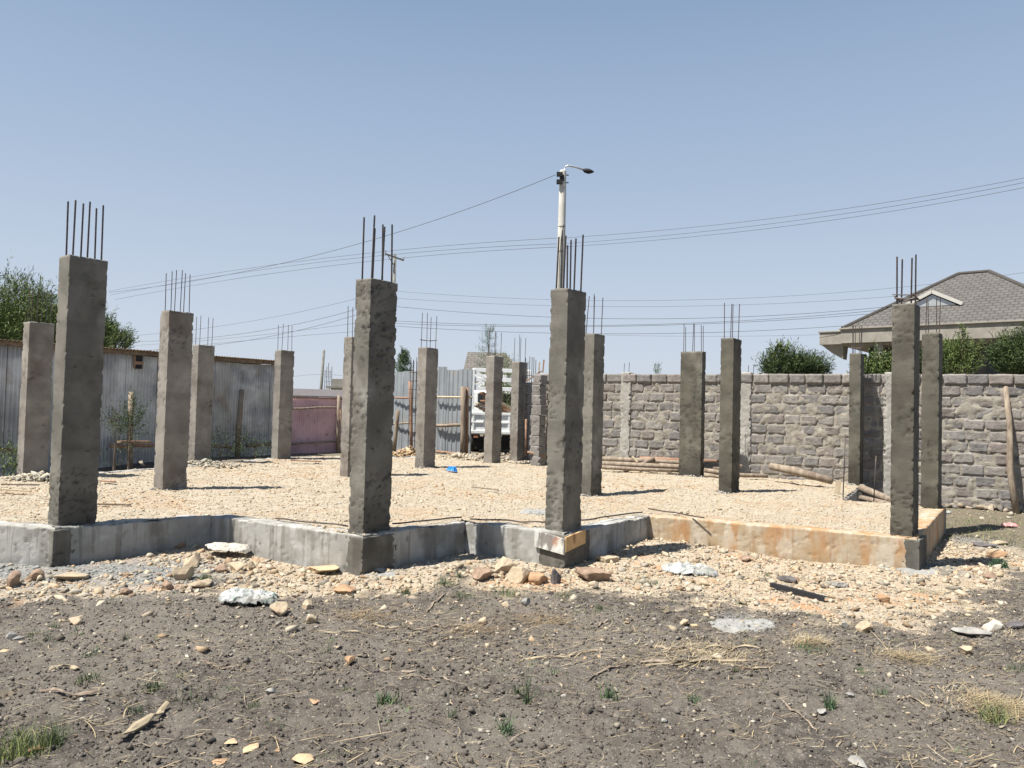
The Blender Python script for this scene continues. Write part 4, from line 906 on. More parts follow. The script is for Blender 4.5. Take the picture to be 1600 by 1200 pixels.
# ------------------------------------------------------------------ foliage
def foliage(name,cen,rad,nsh,shl,lfl,lfw,seed,mt,parent=None,up=.7,per=14,spread=.5,inner=.25,droop=0,tn=.35,rel=True,lump=.35,zcut=None):
    rs=np.random.RandomState(seed); cen=np.array(cen,float);rad=np.array(rad,float)
    d=rs.normal(size=(nsh,3));d/=np.linalg.norm(d,axis=1)[:,None]; rr=inner+(1-inner)*rs.uniform(0,1,nsh)**.5
    lum=1+lump*(vn(d[:,0]*2.5+seed,d[:,1]*2.5+d[:,2]*3,seed)-.5)*2+.25*lump*(vn(d[:,0]*7,d[:,2]*7,seed+1)-.5)*2
    base=d*rr[:,None]*rad*lum[:,None]
    dr=d*spread*np.array([1,1,.6])+np.array([0,0,up])+rs.normal(size=(nsh,3))*.22; dr/=np.linalg.norm(dr,axis=1)[:,None]
    ln=shl*rs.uniform(.5,1.25,nsh)
    t=np.tile(np.linspace(.05,1,per),nsh); si=np.repeat(np.arange(nsh),per)
    P=base[si]+dr[si]*(ln[si]*t)[:,None]; P[:,2]-=droop*(t*ln[si])**2
    ld=dr[si]*.75+rs.normal(size=(len(si),3))*.55; ld/=np.linalg.norm(ld,axis=1)[:,None]
    sd_=np.cross(ld,rs.normal(size=ld.shape)); sd_/=np.linalg.norm(sd_,axis=1)[:,None]+1e-9
    l=(lfl*rs.uniform(.6,1.2,len(si)))[:,None]; wv=(lfw*rs.uniform(.7,1.3,len(si)))[:,None]
    V=np.stack([P-sd_*wv*.3,P+ld*l*.5-sd_*wv*.5,P+ld*l,P+ld*l*.5+sd_*wv*.5],1).reshape(-1,3)
    n=len(si);Fq=(np.arange(n)*4)[:,None]+np.arange(4)
    tc=rs.uniform(1-tn,1+tn,nsh)[si]*rs.uniform(.85,1.15,n); col=np.stack([tc*rs.uniform(.9,1.15,n),tc,tc*.9],1)
    V=V+ (0 if parent is not None else 0)
    if parent is None: return npmesh(name,V,Fq,mt,tint=np.repeat(col,4,0),loc=cen)
    return npmesh(name,V+cen,Fq,mt,parent,tint=np.repeat(col,4,0))
def tree(name,px,py,d,w,h,label,cat,crowns,mt='leaf_mid',group=None,trunk=.12,zg=0,**kw):
    "crowns: list of (dx,dz,rx,rz) in metres around the point at pixel px,py"
    c=at(px,py,d); e_=empty(name,(c[0],c[1],zg),0,label,cat,group); zc=c[2]-zg
    tb=MB(); tb.tube([(0,0,-.1),(.03,.02,zc*.5),(0,0,zc)],[trunk,trunk*.8,trunk*.45],8)
    rr=random.Random(int(px))
    for (dx,dz,rx,rz) in crowns:
        for j in range(3): tb.tube([(0,0,zc*.45+.1*j),(dx*.5+rr.uniform(-.1,.1),rr.uniform(-.2,.2),zc*.7+dz*.4),(dx+rr.uniform(-.4,.4)*rx,rr.uniform(-.3,.3)*rx,zc+dz+rr.uniform(-.2,.5)*rz)],[trunk*.5,trunk*.35,trunk*.12],6)
    tb.build('trunk',M['bark'],e_,smooth=True)
    for i,(dx,dz,rx,rz) in enumerate(crowns):
        a=dict(nsh=300,shl=.5,lfl=.09,lfw=.02,per=12); a.update(kw)
        foliage('crown',(dx,0,zc+dz),(rx,rx*.9,rz),seed=int(px)+i*13,mt=M[mt],parent=e_,**a)
    return e_
tree('tree',45,505,24.,0,0,'large dark feathery tree behind the corrugated shed at the left edge','tree',[(-1.0,-.15,1.9,1.25),(.7,-.45,1.4,.85),(-2.6,.0,1.6,1.3),(1.3,-.9,1.0,.7),(-.3,-1.0,1.8,.7)],'leaf_mid',nsh=1200,shl=.75,lfl=.17,lfw=.022,per=16,trunk=.2,up=.9)
tree('tree',180,535,25.,0,0,'bright green bushy tree top just above the shed roof right of the tallest column','tree',[(0,-.05,.55,.42),(-.4,.25,.35,.35)],'leaf_mid',nsh=420,shl=.35,lfl=.10,lfw=.018,per=12,trunk=.08)
tree('cypress_tree',630,585,34.,0,0,'small dark conical conifer between the central column and the left brown column','tree',[(0,-.3,.45,.5),(0,.25,.32,.4),(0,.65,.15,.35)],'leaf_blue',nsh=200,shl=.22,lfl=.09,lfw=.02,per=10,trunk=.05,up=1.1)
# wispy sapling and thuja behind the lorry
c=at(759,600,29.);sp=empty('sapling',(c[0],c[1],0),0,'wispy sapling with feathery bare twigs in front of the distant tiled roof','tree')
tp=at(765,512,29.)[2]; MB().tube([(0,0,0),(-.02,0,c[2]),(.12,0,tp)],[.04,.03,.008],6).build('trunk',M['bark'],sp)
for i in range(15):
    z_=c[2]-.2+(tp-c[2]+.1)*i/15; s_=(-1)**i; 
    foliage('branch',(s_*.16*(1.2-i/18)+.04,0,z_+.1),(.16,.1,.05),26,.28,.06,.012,60+i,M['leaf_blue'],sp,up=.8,per=9)
foliage('crown',(0.2,0,c[2]+.0),(1.0,.5,.65),300,.4,.07,.012,91,M['leaf_mid'],sp,per=9,up=.6)
tree('conifer_tree',787,600,28.,0,0,'loose green conifer between the two brown columns beside the lorry','tree',[(0,.2,.25,.8),(.05,-.6,.45,.8),(.15,-1.3,.5,.6)],'leaf_mid',nsh=240,shl=.35,lfl=.08,lfw=.015,per=10,trunk=.05)
# small tree tips on the wall horizon
tree('tree',1028,580,38.,0,0,'tiny distant tree tip poking above the block wall right of the first pier','tree',[(0,0,.18,.3)],'leaf_blue',nsh=50,shl=.2,lfl=.08,lfw=.02,per=7,trunk=.03)
BW=dict(nsh=520,shl=.42,lfl=.15,lfw=.016,per=13,trunk=.06,up=1.1)
BG='bushes growing behind the block wall'
tree('bush',1228,578,20.5,0,0,'dark spiky bush with pale leafy shoots behind the wall between the dark columns','bush',[(-.1,-.1,.50,.42),(.28,-.2,.30,.30)],'leaf_dark',BG,**BW)
tree('bush',1268,582,20.8,0,0,'lower rounded dark bush behind the wall just left of the house eaves','bush',[(0,-.15,.38,.3)],'leaf_dark',BG,**BW)
tree('bush',1225,548,20.3,0,0,'pale broad-leaved shoots rising from the top of the dark spiky bush','plant',[(0,-.05,.12,.12),(-.22,-.15,.1,.12)],'leaf_mid',BG,nsh=16,shl=.3,lfl=.1,lfw=.035,per=9,trunk=.015,up=1.3)
tree('bush',1378,580,18.5,0,0,'yellow green leafy bush under the house eaves left of the rightmost front column','bush',[(0,-.1,.45,.42),(-.3,-.25,.3,.25)],'leaf_mid',BG,nsh=420,shl=.3,lfl=.08,lfw=.03,per=11,trunk=.05,up=.9)
tree('bush',1490,568,18.5,0,0,'feathery green bush before the house column right of the back corner column','bush',[(0,-.2,.5,.40),(.1,.05,.25,.25)],'leaf_mid',BG,nsh=500,shl=.4,lfl=.11,lfw=.014,per=12,trunk=.05,up=1.0)
tree('bush',1504,530,18.2,0,0,'slender pale shoot rising above the feathery bush against the eaves beam','plant',[(0,.0,.08,.22)],'leaf_mid',BG,nsh=22,shl=.22,lfl=.09,lfw=.02,per=9,trunk=.015,up=1.3)
tree('bush',1578,558,18.0,0,0,'large dense green bush behind the wall at the right edge','bush',[(.1,-.15,.50,.48),(.6,-.1,.6,.5)],'leaf_dark',BG,nsh=620,shl=.4,lfl=.12,lfw=.016,per=13,trunk=.06,up=1.0)
tree('bush',1405,575,18.4,0,0,'dark green bush seen in the gap between the two rightmost columns','bush',[(.5,-.1,.4,.4)],'leaf_dark',BG,nsh=420,shl=.3,lfl=.09,lfw=.02,per=11,trunk=.05,up=1.0)
# shrubs before the shed
def shrub(px,y,d,rx,rz,label,mt,zg=.36,**kw):
    c=at(px,y,d);e_=empty('shrub',(c[0],c[1],zg),0,label,'shrub','shrubs along the corrugated shed')
    a=dict(nsh=80,shl=.4,lfl=.08,lfw=.014,per=9);a.update(kw);zc=c[2]-zg
    MB().tube([(0,0,-.2),(0,0,zc)],[.03,.012],6).build('stem',M['bark'],e_);foliage('leaves',(0,0,zc),(rx,rx*.6,rz),seed=int(px)+5,mt=M[mt],parent=e_,**a)
shrub(180,690,15.8,.45,.6,'dark shrub in front of the shed just right of the tallest column','leaf_dark')
shrub(204,662,16.2,.2,.35,'tall dark leafy shrub beside the knotted post before the shed','leaf_dark',nsh=120)
shrub(5,735,13.4,.3,.25,'yellow green weedy shrub at the left edge below the shed rail','leaf_mid',nsh=70)
shrub(28,725,13.9,.22,.22,'dark low shrub before the brown column at the left','leaf_dark',nsh=60)
shrub(345,705,17.6,.5,.3,'dark low shrub at the foot of the grey shed post','leaf_dark',nsh=70)
shrub(400,706,19.2,.4,.3,'dark low shrub left of the brown column by the pink fence','leaf_dark',nsh=60)
# ------------------------------------------------------------------ notable single stones
def stone(px,py,r,mt,label,flat=.7,z=None,seed=0,name='stone',cat='stone',group=None,asp=1.0,rz=None):
    p=onz(px,py,0.02); p[2]=float(groundz(np.array([p[0]]),np.array([p[1]]))[0]) if z is None else z
    V,Fc=ICO[4]; rs=np.random.RandomState(seed+int(px)); P=V.copy()
    for j in range(15):
        nn=rs.normal(size=3);nn/=np.linalg.norm(nn);d_=rs.uniform(.38,.78);t=P@nn;P=np.where((t>d_)[:,None],P-nn*(t-d_)[:,None],P)
    P=P/np.abs(P).max()*(1+.22*(fbm(P[:,0]*4+seed,P[:,1]*4+P[:,2]*3,seed+5,5,.65)-.5))[:,None]; P=P*np.array([asp,.8,flat])*r
    a=rs.uniform(0,3) if rz is None else rz; ca,sa=math.cos(a),math.sin(a); P=P@np.array([[ca,sa,0],[-sa,ca,0],[0,0,1]])
    o=npmesh(name,P,Fc,M[mt],loc=(p[0],p[1],p[2]+r*flat*.45)); return tag(o,label,cat,group)
G1='loose stones and slabs scattered on the ground'
ST=[(122,972,.085,'cream_stone','pale flat cream stone in the soil at the left, above the small green tuft',.6),
(22,882+30,.12,'brown_stone','dark brown stone at the far left of the rubble heap',.8),(52,902,.10,'brown_stone','brown stone second from the left frame edge in the rubble heap',.8),
(195,928,.08,'brown_stone','brown rounded stone low in the left rubble heap',.7),(110,905,.15,'cream_stone','broad cream stone in the grey gravel patch before the left plinth corner',.45),
(20,995,.07,'grey_stone','pale grey stone in the soil near the left edge',.5),(28,1048-50,.05,'grey_stone','small grey stone beside the pale grey one near the left edge',.5),
(322,848,.10,'brown_stone','brown stone topmost of the heap against the plinth notch',.8),(303,852,.10,'cream_stone','cream stone beside the topmost brown stone of the heap',.8),(283,860,.11,'brown_stone','reddish stone at the left end of the heap by the plinth',.8),
(300,885,.12,'cream_stone','large cream stone in the middle of the heap left of the white sack',.8),(285,902,.12,'cream_stone','large cream lump low in the heap by the green weed',.8),(345,892,.09,'brown_stone','mottled brown stone below the flattened white sack',.8),
(370,888,.11,'cream_stone','rounded yellow stone right of the mottled brown one',.8),(393,885,.09,'cream_stone','small rounded yellow stone at the right end of the heap',.8),(315,915,.14,'cream_stone','long flat cream stone at the foot of the heap',.5),(262,918,.08,'brown_stone','brown knobbly stone at the left foot of the heap',.8),
(433,955,.10,'cream_stone','knobbly cream stone right below the white bag in the soil',.9),(480,950,.075,'cream_stone','knobbly yellow stone in the soil left of centre',.75),(486,972,.06,'cream_stone','small pale pointed stone in the dark soil',.9),
(503,890,.20,'tan_flake','long flat pinkish tan slab in front of the plinth left of the central column',.3),(586,890,.11,'grey_stone','flat grey stone at the foot of the rough central column',.35),(537,922,.14,'orange_stone','orange lump of earth and stone under the central column',.5),
(755,900,.17,'brown_stone','flat mottled brown rock standing over a dark gap in the middle rubble',.4),(725,862,.065,'cream_stone','small rounded stone leaning against the plinth notch in the middle',.9),
(790,893,.16,'cream_stone','cream boulder in the middle rubble right of the flat brown rock',.7),(815,905,.15,'cream_stone','big yellow boulder below the column with formwork boards',.8),(840,908,.14,'orange_stone','rounded orange boulder next to the big yellow one',.6),
(867,910,.10,'dark_stone_and_shade','dark slate-like stone tipped up in the rubble',1.1),(925,905,.22,'brown_stone','large pale and brown rock right of the slate-like stone',.5),(950,880,.16,'cream_stone','half buried cream slab in the sunlit rubble bay',.4),(905,895,.10,'white_stone','angular pale yellow stone with a bright broken face',.5),
(1160,862,.12,'white_stone','bright white pointed boulder before the ochre plinth',1.1),(1165,878,.09,'brown_stone','brown stone beneath the bright white boulder',.7),(1232,908,.10,'dark_stone_and_shade','dark grey flat stone just above the dark steel angle',.45),(1310,915,.12,'grey_stone','low grey mound-like stone right of the steel angle',.4),
(1040,968-12,.06,'cream_stone','pale yellow stone in the soil left of the pair',.8),(1068,970,.06,'cream_stone','left one of two pale stones lying together in the soil',.6),(1085,972,.055,'tan_flake','right one of two pale stones lying together, longer and tan',.5),
(823,941,.065,'grey_stone','smooth greyish brown rounded stone in the soil below the boulders',.8),(790,945,.05,'cream_stone','small ochre stone left of the smooth greyish one',.9),(753,970,.05,'cream_stone','small cream rounded stone in the soil at the centre',.9),
(545,1032,.055,'orange_stone','small orange stone with a dark shadow in the foreground soil',.9),(1350,985,.07,'cream_stone','rounded yellow stone in the soil below the dark steel angle',.85),(1320,981,.05,'grey_stone','small grey stone left of the rounded yellow stone',.7),
(1515,992,.14,'grey_stone','angular flat grey slab in the soil at the right',.3),(1550,983,.09,'white_stone','pale chunky stone touching the angular grey slab',.8),(1583,977,.11,'dark_stone_and_shade','bluish grey flat stone at the right edge of the soil',.3),(1506,1020,.075,'cream_stone','pale pinkish angular stone below the angular grey slab',.7),(1453,1015,.06,'cream_stone','small tan stone left of the pinkish angular one',.5),
(1341,1188,.055,'grey_stone','smooth beige flat stone at the bottom edge on the right',.4),(1330,1128-40,.04,'grey_stone','small smooth grey stone in the lower right soil',.5),(1285,1110,.035,'grey_stone','little round grey stone beside a green sprig',.7),
(424,1078,.05,'grey_stone','smooth grey oval stone in the lower left soil',.5),(1383,940,.08,'orange_stone','reddish brown stone at the border of rubble and soil on the right',.7),
(1540,850,.13,'dark_stone_and_shade','dark smooth stone in the pale rubble at the right',.4),(1555,865,.15,'orange_stone','long orange tan stone before the dark smooth stone',.4),(1500,785,.20,'grey_stone','pale grey boulder near the foot of the block wall',.75),(1545,905,.08,'brown_stone','reddish stone left of the round green plant on the right',.7),
(1100,905+5,.09,'cream_stone','broad cream stone below the crumpled plastic sheet',.5),(1560,846,.15,'cream_stone','large pale slab right of the dark smooth stone',.4)]
for i,(px,py,r,mt,lb,fl) in enumerate(ST): stone(px,py,r,mt,lb,fl,seed=i,group=G1,asp=1.25 if fl<.5 else 1.05)
FL=[(475,1185,.085,'diamond shaped tan flake lying at the bottom edge left of centre'),(430,1168,.05,'small tan flake above the diamond shaped one'),(395,1170,.055,'tan flake with a bent edge at the lower left'),(338,1190,.06,'ochre flake at the bottom edge, leftmost of the flake group'),(360,1166,.04,'narrow ochre flake left of the bent one'),(60,1163,.055,'orange flake beside the grass tuft in the bottom left corner'),(8,1015,.045,'bright orange flake at the left frame edge'),(490,1095,.045,'orange flake in the soil left of centre'),(1015+200,0,0,'')]
for i,(px,py,r,lb) in enumerate(FL):
    if r: stone(px,py,r,'tan_flake' if i%2==0 else 'orange_stone',lb,.14,seed=90+i,name='stone_flake',group='tan and orange stone flakes in the soil',asp=1.2)
# cement blobs
def crust(px,py,rx,ry,h,label,z=None,mt='cement_crust'):
    p=onz(px,py,.02 if z is None else z);n=40;a=np.linspace(-1,1,n);A,B=np.meshgrid(a,a);r=np.hypot(A,B)*(1+.35*(fbm(A*2+px,B*2,7)-.5))
    H_=h*np.sqrt(np.clip(1-r**2,0,1))+h*.5*(fbm(A*6,B*6,3)-.5)-.03*(r>1)-.004
    X_=p[0]+A*rx;Y_=p[1]+B*ry; Z_=(groundz(X_.ravel(),Y_.ravel()) if z is None else slabz(X_.ravel(),Y_.ravel())).reshape(n,n)+H_
    I=np.arange(n*n).reshape(n,n);Fq=np.stack([I[:-1,:-1],I[:-1,1:],I[1:,1:],I[1:,:-1]],-1)[(r[:-1,:-1]<1.05)]
    us,inv=np.unique(Fq,return_inverse=True);V=np.stack([X_.ravel(),Y_.ravel(),Z_.ravel()],1)[us]
    tag(npmesh('cement_crust',V-p,inv.reshape(-1,4),M[mt],smooth=True,loc=p),label,'cement','cement spills')
crust(1160,972,.27,.20,.02,'pale flat cement spill in the soil right of centre')
crust(835,802,.20,.18,.05,'flat pale cement lump on the gravel left of the column with formwork boards',z=SLAB)
crust(1420,893,.34,.28,.015,'grey cement dust patch at the foot of the rightmost front column')
crust(590,893,.25,.12,.015,'grey cement dust patch at the foot of the central column')
# ------------------------------------------------------------------ litter
def crumple(name,px,py,lx,ly,h,mt,label,cat,seed,z=0.0,fold=1.0,rz=0,slab=False):
    p=onz(px,py,SLAB if slab else .03);n=70;a=np.linspace(-1,1,n);A,B=np.meshgrid(a,a)
    r=np.sqrt(A**2+B**2)*(1+.30*(fbm(A*1.5+seed,B*1.5,seed)-.5))
    q=np.maximum(np.abs(A)**2.5+np.abs(B)**2.5,0)*(1+.5*(fbm(A*2+seed,B*2,seed+1)-.5))
    H_=h*np.clip(1-q,0,1)**.45*(.55+fold*.9*np.abs(fbm(A*2.2+seed,B*3.5,seed+2,4,.6)-.5)*2+.3*fbm(A*6,B*6,seed))
    X_=A*lx+(fbm(A*3,B*3,seed+4)-.5)*lx*.3;Y_=B*ly+(fbm(A*3,B*3,seed+6)-.5)*ly*.4
    ca,sa=math.cos(rz),math.sin(rz);XX_=X_*ca-Y_*sa;YY_=X_*sa+Y_*ca
    gz_=(slabz if slab else groundz)((p[0]+XX_).ravel(),(p[1]+YY_).ravel()).reshape(n,n)+.01
    I=np.arange(n*n).reshape(n,n);Fq=np.stack([I[:-1,:-1],I[:-1,1:],I[1:,1:],I[1:,:-1]],-1)[q[:-1,:-1]<1.0]
    us,inv=np.unique(Fq,return_inverse=True);V=np.stack([XX_.ravel(),YY_.ravel(),(gz_-p[2]+H_+z).ravel()],1)[us];inv=inv.reshape(-1,4)
    nV=len(V);V=np.concatenate([V,V*np.array([1,1,1])-np.array([0,0,.004])]);Fq=np.concatenate([inv,inv[:,::-1]+nV])
    o=npmesh(name,V,Fq,mt,loc=p,smooth=False);return tag(o,label,cat)
crumple('paper_sack',356,868,.24,.15,.06,M['white_stone'],'flattened dirty white sack lying on the stone heap beside the plinth','sack',3,z=.07,fold=.3,rz=.1)
b_=crumple('plastic_bag',388,940,.25,.12,.10,M['white_plastic'],'white plastic bag with faint green print on the dark soil at the left','bag',5,z=.015,fold=.7,rz=.1)
p=onz(388,936,.03); rr=[(-.02,-.06),(.03,-.055),(.0,-.03)]
gp=MB()
for i,(dx,dy) in enumerate([(0,-.02),(.035,-.01),(.07,-.02)]): gp.bar((p[0]+dx,p[1]+dy,.165),(p[0]+dx+.01,p[1]+dy+.06,.165),.012,.004)
stone(366,938,.085,'dark_stone_and_shade','dark rounded stone under the left end of the white plastic bag',.5,seed=77,asp=1.3,rz=0)
crumple('plastic_sheet',1078,893,.30,.13,.09,M['white_plastic'],'crumpled translucent white plastic sheet among the stones of the sunlit bay','plastic sheet',8,fold=1.2,rz=-.15)
crumple('plastic_bag',706,737,.11,.10,.09,M['blue_plastic'],'small bright blue plastic bag lying on the gravel bed near the gate','bag',9,slab=True,fold=1.2,z=.01)
crumple('wrapper',1577,822,.12,.09,.05,M['pink_plastic'],'faded pink wrapper on the dry ground in front of the wall at right','wrapper',11,fold=1)
crumple('paper_scrap',1478,800,.09,.07,.03,M['white_plastic'],'white paper scrap right behind the far right plinth corner','paper',12,fold=.6)
crumple('plastic_bag',1351,716,.07,.05,.06,M['white_plastic'],'torn white plastic scrap caught before the wall beside the small rear column','plastic scrap',14,fold=.8)
# steel angle, planks on gravel
a=onz(1203,912,.06);b=onz(1288,934,.05);m_=MB();d=(b-a)/np.linalg.norm(b-a);n_=np.array([-d[1],d[0],0])
m_.hexa([a,b,b+n_*.05,a+n_*.05,a+[0,0,.008],b+[0,0,.008],b+n_*.05+[0,0,.008],a+n_*.05+[0,0,.008]]);m_.hexa([a-[0,0,.035],b-[0,0,.045],b+n_*.006-[0,0,.045],a+n_*.006-[0,0,.035],a,b,b+n_*.006,a+n_*.006])
tag(m_.build('steel_angle',M['dark'],rel=a),'long dark rusty steel angle lying across the pale rubble at right','steel angle')
def gplank(px,py,L_,w_,rz,mt,label):
    p=onz(px,py,SLAB+.03);tag(MB().box(p,(L_,w_,.02),rz,.03,.02).build('plank',M[mt],rel=p),label,'plank','timber scraps on the gravel')
gplank(32,757,.5,.05,.3,'wood','thin stick on the gravel left of the tallest column');gplank(25,766,.45,.04,-.1,'wood_pale','second thin stick on the gravel just below the first at left')
gplank(168,752,.3,.05,-.25,'wood_red','short dark plank on the gravel right of the tallest column');gplank(175,788,.45,.03,.15,'wood','thin straight stick on the gravel near the left plinth edge')
gplank(478,720,.7,.10,.2,'wood_red','flat brown board on the gravel before the pink fence');gplank(757,763,.5,.025,-.5,'wood','thin brown lath on the gravel right of the blue bag')
HP=[(300,880,.5),(350,890,.45),(200,925,.4),(60,925,.55),(120,915,.5),(400,900,.4),(270,905,.5),(790,895,.35),(850,905,.5),(920,905,.5),(560,915,.6),(700,895,.5),(1000,900,.5),(1150,880,.5),(1280,920,.5),(1480,900,.6),(1550,865,.6),(1420,930,.5)]
rs=np.random.RandomState(65);X_=[];Y_=[]
for (px,py,q) in HP:
    p=onz(px,py,0);m_=int(95*q);X_.append(p[0]+rs.normal(0,.42,m_));Y_.append(p[1]+rs.normal(0,.22,m_))
x=np.concatenate(X_);y=np.concatenate(Y_);k=(~inpoly(x,y))&(distseg(x,y)>.05)&(cream(x,y)>.25);x,y=x[k],y[k];n=len(x);S=np.clip(rs.lognormal(math.log(.030),.42,n),.014,.075)
scatter('broken_stones',np.stack([x,y,groundz(x,y)+S*.1],1),S,tints(rs,n,[(1.05,1,.95),(1.1,1.05,1),(.95,.88,.78),(.7,.56,.47),(.62,.52,.47),(1.0,.84,.68),(.7,.72,.75)]),M['rock'],66,flat=.75,npt=18)
tag(bpy.data.objects['broken_stones'],'fist sized broken cream and brown stones heaped along the plinth','broken stones',kind='stuff')
# tan rubble mounds before gate
def mound(px,py,w_,h,n,label,pal,seed,zb):
    rs=np.random.RandomState(seed);p=onz(px,py,zb);x=rs.normal(0,.45,n)*w_;y=rs.normal(0,.45,n)*w_*.6;z=h*np.exp(-(x**2+y**2*2)/(w_*.5)**2)*rs.uniform(.3,1,n)
    S=rs.uniform(.02,.07,n)*(1+1.2*(rs.uniform(0,1,n)>.92));o=scatter('rubble_heap',np.stack([p[0]+x,p[1]+y,zb+z],1),S,tints(rs,n,pal),M['rock'],seed);tag(o,label,'rubble heap',kind='stuff')
mound(642,712,1.0,.22,700,'low orange tan rubble heap beside the rebar cage behind the gravel',[(1,.8,.6),(1.05,.95,.8),(.8,.6,.45)],71,.38)
mound(720,716,1.3,.14,500,'pale rubble heap in front of the sheet gate',[(.9,.9,.9),(1,.95,.85)],72,.36)
mound(775,717,1.9,.18,900,'grey white rubble strip behind the lorry wheels',[(.9,.92,.95),(.7,.72,.75),(1,.95,.85)],73,.36)
mound(318,727,.9,.10,300,'pale stones heaped behind the brown column by the shed',[(1,1,1),(.7,.75,.8)],74,.38)
mound(62,748,.7,.09,260,'pale stones at the foot of the brown column at far left',[(1,1,1),(.75,.8,.85)],75,.38)
# ------------------------------------------------------------------ straw, stalks, grass
rs=np.random.RandomState(101)
def blades(name,P,L_,Wd_,D,cols,mt,label,cat,curve=.25,kind='stuff',loc=None,nseg=4,lay=False,parent=None):
    n=len(P);t=np.linspace(0,1,nseg+1);side=np.cross(D,np.tile([0,0,1.],(n,1)));side/=np.linalg.norm(side,axis=1)[:,None]+1e-9
    VV=[]
    bend=rs.normal(size=(n,3))*curve*L_[:,None]; 
    if lay: bend[:,2]=np.abs(bend[:,2])*.12
    for ti in t:
        c=P+D*(L_*ti)[:,None]+bend*(ti*(1-ti) if lay else ti*ti)*np.array([1,1,1 if lay else -.6])
        wv=(Wd_*(1-.85*ti if not lay else 1-.5*abs(ti-.4)))[:,None]*.5
        VV.append(c-side*wv);VV.append(c+side*wv)
    V=np.stack(VV,1).reshape(-1,3);m_=2*(nseg+1);F=[]
    for s_ in range(nseg): F.append(np.array([2*s_,2*s_+1,2*s_+3,2*s_+2]))
    Fq=(np.arange(n)*m_)[:,None,None]+np.array(F)[None];o=npmesh(name,V if loc is None else V-loc,Fq.reshape(-1,4),mt,parent,tint=np.repeat(cols,m_,0),loc=loc)
    if label: tag(o,label,cat,kind=kind)
    return o
def gz1(x,y): return groundz(np.atleast_1d(x).astype(float),np.atleast_1d(y).astype(float))
# scattered fine straw
n=26000;x=rs.uniform(-5.5,6.5,n);y=3.1+rs.uniform(0,1,n)**1.1*5.8
den=sstep(.48,.66,fbm(x*.9,y*1.1,88)); band=np.exp(-((y-5.9-.1*x)/.7)**2)*sstep(-2,0,x)
k=(rs.uniform(0,1,n)<den*.45+band*.65+.12)&(~inpoly(x,y))&(cream(x,y)<.9);x,y=x[k],y[k];n=len(x)
a=rs.normal(.1,.8,n);D=np.stack([np.cos(a),np.sin(a),rs.uniform(-.02,.16,n)],1)
blades('straw',np.stack([x,y,groundz(x,y)+.008],1),rs.lognormal(math.log(.07),.5,n),rs.uniform(.002,.0055,n),D,tints(rs,n,[(1,1,1),(.7,.68,.65),(1.1,1.05,.95),(.5,.45,.4)]),M['straw'],'dry straw and fibres scattered over the dark foreground soil','straw',lay=True)
n=3500;x=rs.uniform(-5.5,6.5,n);y=3.1+rs.uniform(0,1,n)*6;k=(~inpoly(x,y))&(cream(x,y)<.8);x,y=x[k],y[k];n=len(x);S=np.clip(rs.lognormal(math.log(.010),.6,n),.004,.04)
scatter('leaf_litter',np.stack([x,y,groundz(x,y)+.004],1),S,tints(rs,n,[(1.05,.95,.8),(.75,.6,.45),(.6,.5,.42),(.9,.85,.8)],.2),M['rock'],55,flat=.14,tilt=.3,npt=7)
tag(bpy.data.objects['leaf_litter'],'thin tan and brown flakes of leaf and bark in the foreground soil','leaf litter',kind='stuff')
n=900;x=rs.uniform(-5.5,6.5,n);y=3.1+rs.uniform(0,1,n)*5.5;k=(cream(x,y)<.6)&(fbm(x*.7,y*.7,12)>.45);x,y=x[k],y[k];n=len(x);S=np.clip(rs.lognormal(math.log(.028),.35,n),.015,.06)
scatter('soil_lumps',np.stack([x,y,groundz(x,y)-S*.25],1),S,tints(rs,n,[(1,1,1),(1.15,1.12,1.08)]),M['clod'],57,flat=.7,npt=15)
tag(bpy.data.objects['soil_lumps'],'larger half buried lumps of dried soil in the foreground','soil lumps',kind='stuff')
n=150;cx=rs.uniform(-5,6.5,n);cy=3.2+rs.uniform(0,1,n)*5;kk=(cream(cx,cy)<.7)&(fbm(cx*.8,cy*.8,66)>.42);cx,cy=cx[kk],cy[kk];m_=26
x=np.repeat(cx,m_)+rs.normal(0,.035,len(cx)*m_);y=np.repeat(cy,m_)+rs.normal(0,.035,len(cx)*m_);n=len(x);D=rs.normal(size=(n,3))*.8+np.array([0,0,.7]);D[:,2]=np.abs(D[:,2]);D/=np.linalg.norm(D,axis=1)[:,None]
blades('sprouts',np.stack([x,y,groundz(x,y)],1),rs.uniform(.01,.045,n),rs.uniform(.003,.007,n),D,tints(rs,n,[(1,1,1),(.8,1,.95),(1.4,1.3,1)],.2),M['grass_green'],'tiny green sprouts dotted over the dark foreground soil','sprouts')
